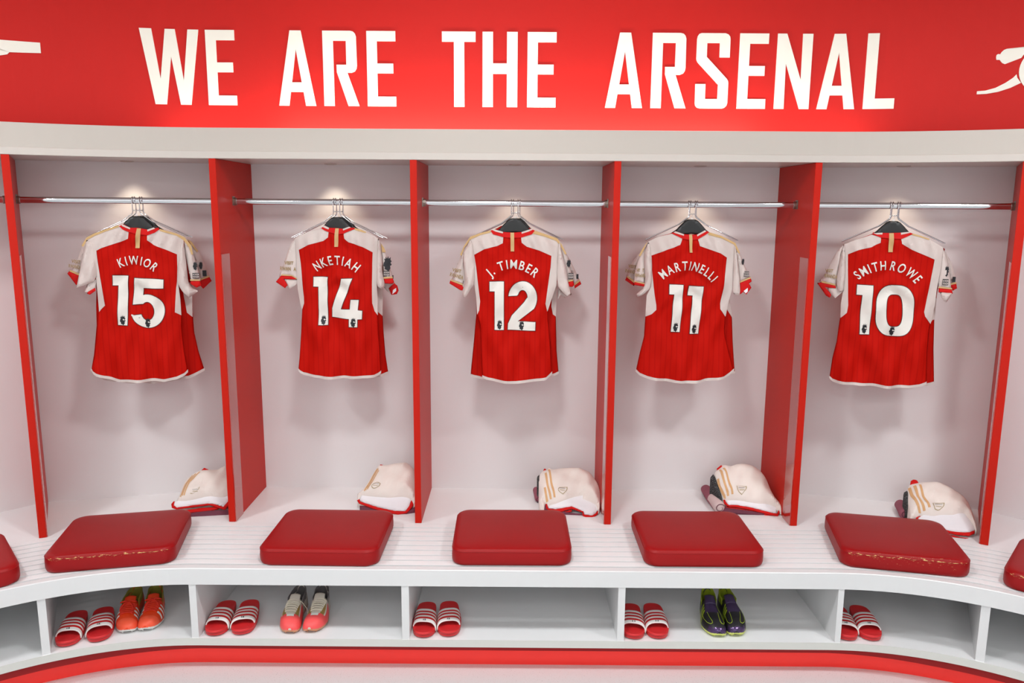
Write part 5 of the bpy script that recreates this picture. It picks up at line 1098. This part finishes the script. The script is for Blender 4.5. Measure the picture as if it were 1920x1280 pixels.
        if i == 4:
            bm = bmesh.new(); pr2 = [(-.014, .3), (-.010, .66), (-.002, .93), (.012, 1.05), (L*.42, 1.08), (L*.45, 1.0)]
            tube(bm, [(0, y, r) for y, k in pr2], [r*k for y, k in pr2], 24)
            for v in bm.verts: v.co.z = max(.0004, v.co.z)
            o = link('pale_band', bm, mauve_l, t, smooth=True); o['label'] = 'pale part of the sock'
    if D.get('black'):
        t = mk('patterned_towel', 'black patterned cloth tucked behind the shorts near the shirt numbered '+num, 'cloth', 'black patterned cloths')
        bm = pillow(smooth_poly(D['black'], 1), .012, .012, .006, y0=.004, skirt=low); link('cloth', bm, black_pat, t, smooth=True)
for i in (1, 2, 3, 4, 5): kit(i, nums[i])

# ================================================================== SLIDES
def outline_slide(L=.248, W=.1):
    """sole outline of a right slide seen from above: toe at y=0, heel at y=L"""
    half = [(0, .20), (.012, .62), (.035, .86), (.07, .98), (.11, 1.0), (.15, .93), (.19, .84), (.22, .78), (.24, .66), (.251, .42), (.255, .15)]
    out = []
    for y, k in half: out.append((W/2*k+.002*sin(y*12), y/.255*L))
    left = []
    for y, k in half: left.append((-W/2*(k*(.97 if y < .06 else .93 if y > .12 and y < .2 else 1.0)), y/.255*L))
    pts = left+out[::-1]
    pts = [Vector(p) for p in pts]
    for _ in range(2):
        n = len(pts); pts = [v for k in range(n) for v in (pts[k]*.75+pts[(k+1) % n]*.25, pts[k]*.25+pts[(k+1) % n]*.75)]
    return [(p.x, p.y) for p in pts]
def make_slide(mir):
    t = thing('slide_sandal', 'slide', 'slide', (0, 0, 0))
    ol = outline_slide()
    if mir: ol = [(-x, y) for x, y in ol][::-1]
    c = (0, .125)
    def prof(y): return .024+.008*min(1, max(0, (y-.08)/.12))+.004*max(0, 1-y/.03)
    bm = bmesh.new(); n = len(ol); rings = []
    for s, fz in ((.93, 0), (.965, .12), (.985, .42), (.97, .46), (.995, .55), (1.0, .85), (.985, 1.0), (.95, 1.02), (.89, .93), (.75, .86), (.4, .82)):
        rings.append([bm.verts.new((x*s, c[1]+(y-c[1])*(1-(1-s)*.55 if s > .9 else s), prof(y)*fz+(.006*max(0, 1-y/.05)**2 if fz < .5 else 0))) for x, y in ol])
    for a, b in zip(rings, rings[1:]):
        for k in range(n): bm.faces.new((a[k], a[(k+1) % n], b[(k+1) % n], b[k]))
    bm.faces.new(rings[0][::-1]); bm.faces.new(rings[-1])
    link('sole', bm, slide_red, t, smooth=True)
    # strap: an arched band of four white and three red stripes
    bm = bmesh.new(); NA = 24
    cuts = [0, .20, .33, .44, .57, .68, .82, 1.0]
    rows = []
    fine = []
    for a, b in zip(cuts, cuts[1:]): fine += [a+(b-a)*k/3 for k in range(3)]
    fine.append(1.0)
    for f in fine:
        row = []
        for k in range(NA+1):
            q = pi*k/NA; c_, s_ = cos(q), sin(q)
            y0 = .056-.006*(1-s_); y1 = .140+.010*(1-s_)
            y = y0+(y1-y0)*f
            if mir: y += .008*c_
            else: y -= .008*c_
            wx = .0485-.0035*max(0, (y-.12)/.06)
            hz = .051+.010*f-.006*abs(f-.5)
            row.append(bm.verts.new((-wx*c_*(abs(c_)**-.25 if abs(c_) > .02 else 1), y, .013+(hz-.013)*s_**.72)))
        rows.append(row)
    for r, (a, b) in enumerate(zip(rows, rows[1:])):
        for k in range(NA):
            f = bm.faces.new((a[k], a[k+1], b[k+1], b[k])); f.material_index = 0 if (r//3) % 2 == 0 else 1
    o = link('strap', bm, [strap_wht, strap_red], t, smooth=True)
    so = o.modifiers.new('thick', 'SOLIDIFY'); so.thickness = .004; so.offset = -1
    o['label'] = 'white and red striped strap'
    return t
sl_r, sl_l = make_slide(False), make_slide(True)
used = {}
def put_slide(src, x, y, rz, label, num):
    """first use moves the slide itself, later ones copy it with its parts"""
    if used.get(src.name) is None: r = src; used[src.name] = 1
    else:
        r = src.copy(); COL.objects.link(r)
        for ch in list(src.children):
            if ch.name.startswith('size_number'): continue
            c = ch.copy(); COL.objects.link(c); c.parent = r
    r.location = (x, y-.004, .1505); r.rotation_euler = (0, 0, radians(rz)); r['label'] = label; r['group'] = 'red striped slides in the cubbies'
    b_ = text_bm(num, .04); place2d(b_, 0, 0, .012, .008, 0, bm_width(b_))
    for v in b_.verts:
        x_, z_ = v.co.x, v.co.z; v.co = Vector((x_, 0.0625+z_*.9, .0525+z_*.25))
    o = link('size_number', b_, print_black, r); o['label'] = 'tiny printed number'
put_slide(sl_l, -1.757, -.998, 17, 'red slide with striped strap, left one of the pair beside the orange boots', '15')
put_slide(sl_r, -1.650, -.962, 21, 'red slide with striped strap, right one of the pair, touching the orange boots', '15')
put_slide(sl_l, -1.207, -.912, 6, 'red striped slide, left one of the pair beside the cream boots', '14')
put_slide(sl_r, -1.104, -.903, 8, 'red striped slide, right one of the pair beside the cream boots', '14')
put_slide(sl_l, -.362, -.914, 2, 'red striped slide, left one of the pair alone in the middle cubby', '12')
put_slide(sl_r, -.262, -.905, 4, 'red striped slide, right one of the pair alone in the middle cubby', '12')
put_slide(sl_l, .488, -.914, -4, 'red striped slide, left one of the pair in the cubby with the black boots', '11')
put_slide(sl_r, .585, -.910, -3, 'red striped slide, right one of the pair in the cubby with the black boots', '11')
put_slide(sl_l, 1.352, -.912, -9, 'red striped slide half hidden by a partition, left one of the rightmost pair', '10')
put_slide(sl_r, 1.447, -.912, -9, 'red striped slide, right one of the rightmost pair, beside an empty stretch of cubby', '10')

# ================================================================== FOOTBALL BOOTS
# station: y/L, half width, top height, base height (above the stud tips)
ST = [(0, .006, .030, .022), (.015, .018, .036, .017), (.05, .030, .043, .014), (.11, .038, .050, .012), (.20, .0435, .057, .011), (.30, .045, .064, .011), (.40, .043, .073, .012), (.50, .039, .079, .013), (.58, .036, .084, .014), (.66, .034, .087, .014), (.75, .033, .089, .014), (.85, .032, .093, .014), (.93, .028, .097, .014), (.98, .020, .099, .016), (1.0, .011, .099, .020)]
def station(t):
    for a, b in zip(ST, ST[1:]):
        if a[0] <= t <= b[0]:
            f = (t-a[0])/(b[0]-a[0]); return [a[k]+(b[k]-a[k])*f for k in (1, 2, 3)]
    return list(ST[-1][1:])
def boot_pt(t, q, L, off=0.0, mir=1):
    """point of the upper: t along the foot, q from 0 (right side) to pi (left side)"""
    w_, h, b = station(t); c, s = cos(q), sin(q)
    x = (w_+off)*(abs(c)**.8)*(1 if c > 0 else -1); z = b+(h-b+off)*(max(s, 0)**.75)
    bend = -.010*sin(pi*min(t, 1)*.9)+.008*max(0, .3-t)/.3
    return Vector((mir*(x+bend), t*L, z))
def make_boot(style, mir, L=.246):
    S = BOOTS[style]
    t_ = thing('football_boot', 'boot', 'boot', (0, 0, 0))
    ts = []; 
    for a, b in zip(ST, ST[1:]): ts += [a[0], (a[0]+b[0])/2]
    ts.append(1.0); NQ = 36
    bm = bmesh.new(); g = [[bm.verts.new(boot_pt(t, pi*k/NQ, L, 0, mir)) for k in range(NQ+1)] for t in ts]
    for j in range(len(ts)-1):
        tm = (ts[j]+ts[j+1])/2
        for k in range(NQ):
            qm = pi*(k+.5)/NQ
            if tm > S['open'] and tm < .965 and abs(qm-pi/2) < min(.95, (tm-S['open'])*9+.25): continue
            f = bm.faces.new((g[j][k], g[j][k+1], g[j+1][k+1], g[j+1][k])); f.material_index = S['zone'](tm, qm)
    v0 = g[0]; 
    bm.faces.new(v0[::-1])
    o = link('upper', bm, [MATS[m] for m in S['mats']]+[MATS[S['lining']]], t_, smooth=True)
    so = o.modifiers.new('thick', 'SOLIDIFY'); so.thickness = .003; so.offset = -1 if True else 1; so.material_offset = 10; so.use_rim = True
    so.material_offset_rim = 0
    # tongue / inner sock
    bm = bmesh.new(); rows = []
    for k in range(9):
        f = k/8; t = S['open']-.10+.17*f; w_, h, b = station(min(t, 1))
        rows.append([bm.verts.new((mir*(-.008)+(u/6)*w_*.62, t*L, h+.002+.010*f-.35*abs(u/6)**2*w_*.5)) for u in range(-6, 7)])
    for a, b in zip(rows, rows[1:]):
        for k in range(12): bm.faces.new((a[k], a[k+1], b[k+1], b[k]))
    o = link('tongue', bm, MATS[S['tongue']], t_, smooth=True); so = o.modifiers.new('thick', 'SOLIDIFY'); so.thickness = .003
    # soft inside of the collar, open in front
    bm = bmesh.new(); rows = []; t0 = S['open']+.04
    path = []
    for side in (1, -1):
        q = [(side, t0+(.84-t0)*k/6) for k in range(7)]; path += q if side == 1 else []
    for f in (0, .35, .7, 1):
        row = []
        for side, tt in path:
            w_, h, b = station(tt); x = boot_pt(tt, pi/2, L, 0, 1).x
            row.append((x+w_*.93, tt*L, .03+f*(h-.034)))
        for k in range(13):
            q = pi*k/12; w_, h, b = station(.86); x = boot_pt(.86, pi/2, L, 0, 1).x
            row.append((x+w_*.90*cos(q), L*.86+.030*sin(q), .03+f*(h-.034+S['heel']*sin(q)**2)))
        for side, tt in path[::-1]:
            w_, h, b = station(tt); x = boot_pt(tt, pi/2, L, 0, 1).x
            row.append((x-w_*.93, tt*L, .03+f*(h-.034)))
        rows.append([bm.verts.new((mir*x, y, z)) for x, y, z in row])
    for a, b in zip(rows, rows[1:]):
        for k in range(len(a)-1): bm.faces.new((a[k], a[k+1], b[k+1], b[k]))
    bm.faces.new(rows[0])
    o = link('collar_lining', bm, MATS[S['lining']], t_, smooth=True); so = o.modifiers.new('thick', 'SOLIDIFY'); so.thickness = .002
    # sole plate and studs
    bm = bmesh.new(); ring = []
    for sgn in (1, -1):
        seq = ts if sgn == 1 else ts[::-1]
        for t in seq:
            w_, h, b = station(t); bend = boot_pt(t, pi/2, L, 0, 1).x
            ring.append((mir*(sgn*w_*1.0+bend), t*L+(.0015 if t in (0, 1) else 0), b))
    lo = [bm.verts.new((x*.96, y, z-.0055)) for x, y, z in ring]; mi = [bm.verts.new((x*1.02, y, z-.001)) for x, y, z in ring]; hi = [bm.verts.new((x, y, z+.003)) for x, y, z in ring]
    n = len(ring)
    for A, B in ((lo, mi), (mi, hi)):
        for k in range(n): bm.faces.new((A[k], A[(k+1) % n], B[(k+1) % n], B[k]))
    bm.faces.new(lo[::-1]); bm.faces.new(hi)
    o = link('sole_plate', bm, MATS[S['sole']], t_, smooth=False)
    for t, u in ((.09, .5), (.09, -.5), (.2, .75), (.2, -.75), (.33, .7), (.33, -.7), (.8, .55), (.8, -.55), (.92, .45), (.92, -.45)):
        w_, h, b = station(t); bend = boot_pt(t, pi/2, L, 0, 1).x
        bm = bmesh.new(); r = bmesh.ops.create_cone(bm, cap_ends=True, segments=12, radius1=.0032, radius2=.0055, depth=b-.004)
        for v in bm.verts: v.co += Vector((mir*(w_*u+bend), t*L, (b-.004)/2))
        link('stud', bm, MATS[S['stud']], o, smooth=False)
    # stripes on both flanks
    for side in (0, 1):
        for k in range(3):
            t0 = S['st'][0]+k*S['st'][1]; rows = []
            bm = bmesh.new()
            for j in range(9):
                q = .16+(S['st'][3]-.16)*j/8; tt = t0+S['st'][4]*(j/8)
                rows.append([bm.verts.new(boot_pt(tt+dt, q if side == 0 else pi-q, L, .0016, mir)) for dt in (0, S['st'][2]/2, S['st'][2])])
            for a, b in zip(rows, rows[1:]):
                for u in range(2): bm.faces.new((a[u], a[u+1], b[u+1], b[u]))
            o = link('side_stripe', bm, MATS[S['stripe']], t_, smooth=True); o['label'] = 'side stripe'
    if S.get('lace'):
        bm = bmesh.new(); tt = [S['l0']+k*(S['l1']-S['l0'])/5 for k in range(6)]
        for k, t in enumerate(tt):
            qa, qb = pi/2-.42-.06*k, pi/2+.42+.06*k
            for (t1, q1, t2, q2) in ((t, qa, min(t+.028, tt[-1]+.03), qb), (t, qb, min(t+.028, tt[-1]+.03), qa)):
                tube(bm, [boot_pt(t1+(t2-t1)*f, q1+(q2-q1)*f, L, .003+.002*sin(pi*f), mir) for f in (0, .25, .5, .75, 1)], .0022, 6)
        if S.get('bow'):
            b0 = boot_pt(tt[-1]+.03, pi/2, L, .006, mir)
            for s in (-1, 1):
                tube(bm, [b0+Vector(p) for p in ((0, 0, 0), (s*.012, -.004, .008), (s*.026, -.008, .006), (s*.032, .002, -.002), (s*.022, .006, .0), (s*.008, .002, .004), (0, 0, .002))], .0026, 7)
                tube(bm, [b0+Vector(p) for p in ((0, 0, .002), (s*.010, -.012, .004), (s*.020, -.026, -.004), (s*.026, -.036, -.014))], .0022, 7)
        else:
            b0 = boot_pt(tt[-1]+.02, pi/2-.3*mir, L, .004, mir)
            if mir == S['cord']: tube(bm, [b0, b0+Vector((.02, -.004, -.01)), b0+Vector((.042, -.012, -.035)), b0+Vector((.05, -.03, -.065)), b0+Vector((.038, -.05, -.082))], .0011, 6)
        o = link('laces', bm, MATS[S['lace']], t_, smooth=True)
    if S.get('lines'):
        bm = bmesh.new()
        for side in (0, 1):
            pts = [(.40, .55), (.28, .62), (.18, .72), (.125, .95), (.125, 1.18), (.16, 1.27), (.26, 1.22), (.36, 1.15)]
            P = [boot_pt(t, q if side == 0 else pi-q, L, .0012, mir) for t, q in pts]
            tube(bm, P, .0009, 6)
        link('piping', bm, MATS[S['lines']], t_, smooth=True)['label'] = 'thin lime piping'
    return t_
mat('orange_boot', (240, 66, 20), .45); mat('coral_toe', (250, 92, 60), .45); mat('white_boot_stripe', (238, 234, 230), .5); mat('olive_lining', (150, 140, 52), .8); mat('red_orange_lace', (226, 46, 20), .7)
mat('clear_sole', (214, 212, 206), .25); mat('clear_stud', (226, 226, 224), .2)
mat('cream_boot', (214, 204, 190), .6); mat('coral_boot', (250, 88, 88), .5); mat('gold_boot', (176, 146, 80), .45, metal=.3); mat('grey_lining', (118, 112, 112), .8); mat('cream_lace', (226, 216, 196), .7); mat('copper_sole', (206, 140, 104), .35); mat('pale_tip', (236, 240, 232), .5)
mat('black_boot', (30, 28, 32), .4); mat('purple_boot', (58, 40, 76), .5); mat('purple_toe', (86, 66, 104), .18, metal=.6); mat('lime', (176, 200, 40), .5); mat('lime_lining', (150, 164, 26), .75); mat('lime_sole', (206, 214, 110), .35)
BOOTS = {
 'orange': dict(open=.53, mats=['orange_boot', 'coral_toe'], zone=lambda t, q: 1 if t < .17 else 0, lining='olive_lining', tongue='orange_boot', heel=.004, sole='clear_sole', stud='clear_stud', st=(.20, .085, .038, 1.0, .02), stripe='white_boot_stripe', lace='red_orange_lace', l0=.24, l1=.44, bow=True),
 'coral': dict(open=.58, mats=['cream_boot', 'coral_boot', 'gold_boot', 'pale_tip'], zone=lambda t, q: (1 if (t < .26-.06*math.exp(-((q-pi/2)/.35)**2) or (t < .58 and abs(q-pi/2) > 1.0)) else 3 if (t < .265 and abs(q-pi/2) < .5) else 2 if (.27 < t < .52 and .32 < abs(q-pi/2) < .8) else 0), lining='grey_lining', tongue='cream_boot', heel=.012, sole='copper_sole', stud='copper_sole', st=(.62, .05, .015, .8, .02), stripe='cream_boot', lace='cream_lace', l0=.29, l1=.53, cord=1),
 'black': dict(open=.64, mats=['black_boot', 'purple_boot', 'purple_toe'], zone=lambda t, q: 2 if t < .05 or (t < .10 and abs(q-pi/2) > .8) else 1 if (t > .34 and abs(q-pi/2) < .62) else 0, lining='lime_lining', tongue='purple_boot', heel=.030, sole='lime_sole', stud='lime_sole', st=(.30, .07, .032, .95, .10), stripe='lime', lines='lime'),
}
BG = 'football boots in the cubbies'
def put_boot(style, mir, x, y, rz, label):
    t = make_boot(style, mir); t.location = (x, y, .1505); t.rotation_euler = (0, 0, radians(rz)); t['label'] = label; t['group'] = BG
put_boot('orange', 1, -1.573, -.900, 12, 'orange football boot with white stripes, left one of its pair, against the slides')
put_boot('orange', -1, -1.492, -.880, 16, 'orange football boot with white stripes, right one of its pair')
put_boot('coral', 1, -.915, -.893, 0, 'cream football boot with coral toe, left one of its pair')
put_boot('coral', -1, -.822, -.884, 3, 'cream football boot with coral toe, right one of its pair, lace trailing')
put_boot('black', 1, .828, -.895, -4, 'black and purple football boot with lime stripes, left one of its pair')
put_boot('black', -1, .914, -.888, 2, 'black and purple football boot with lime stripes, right one of its pair')
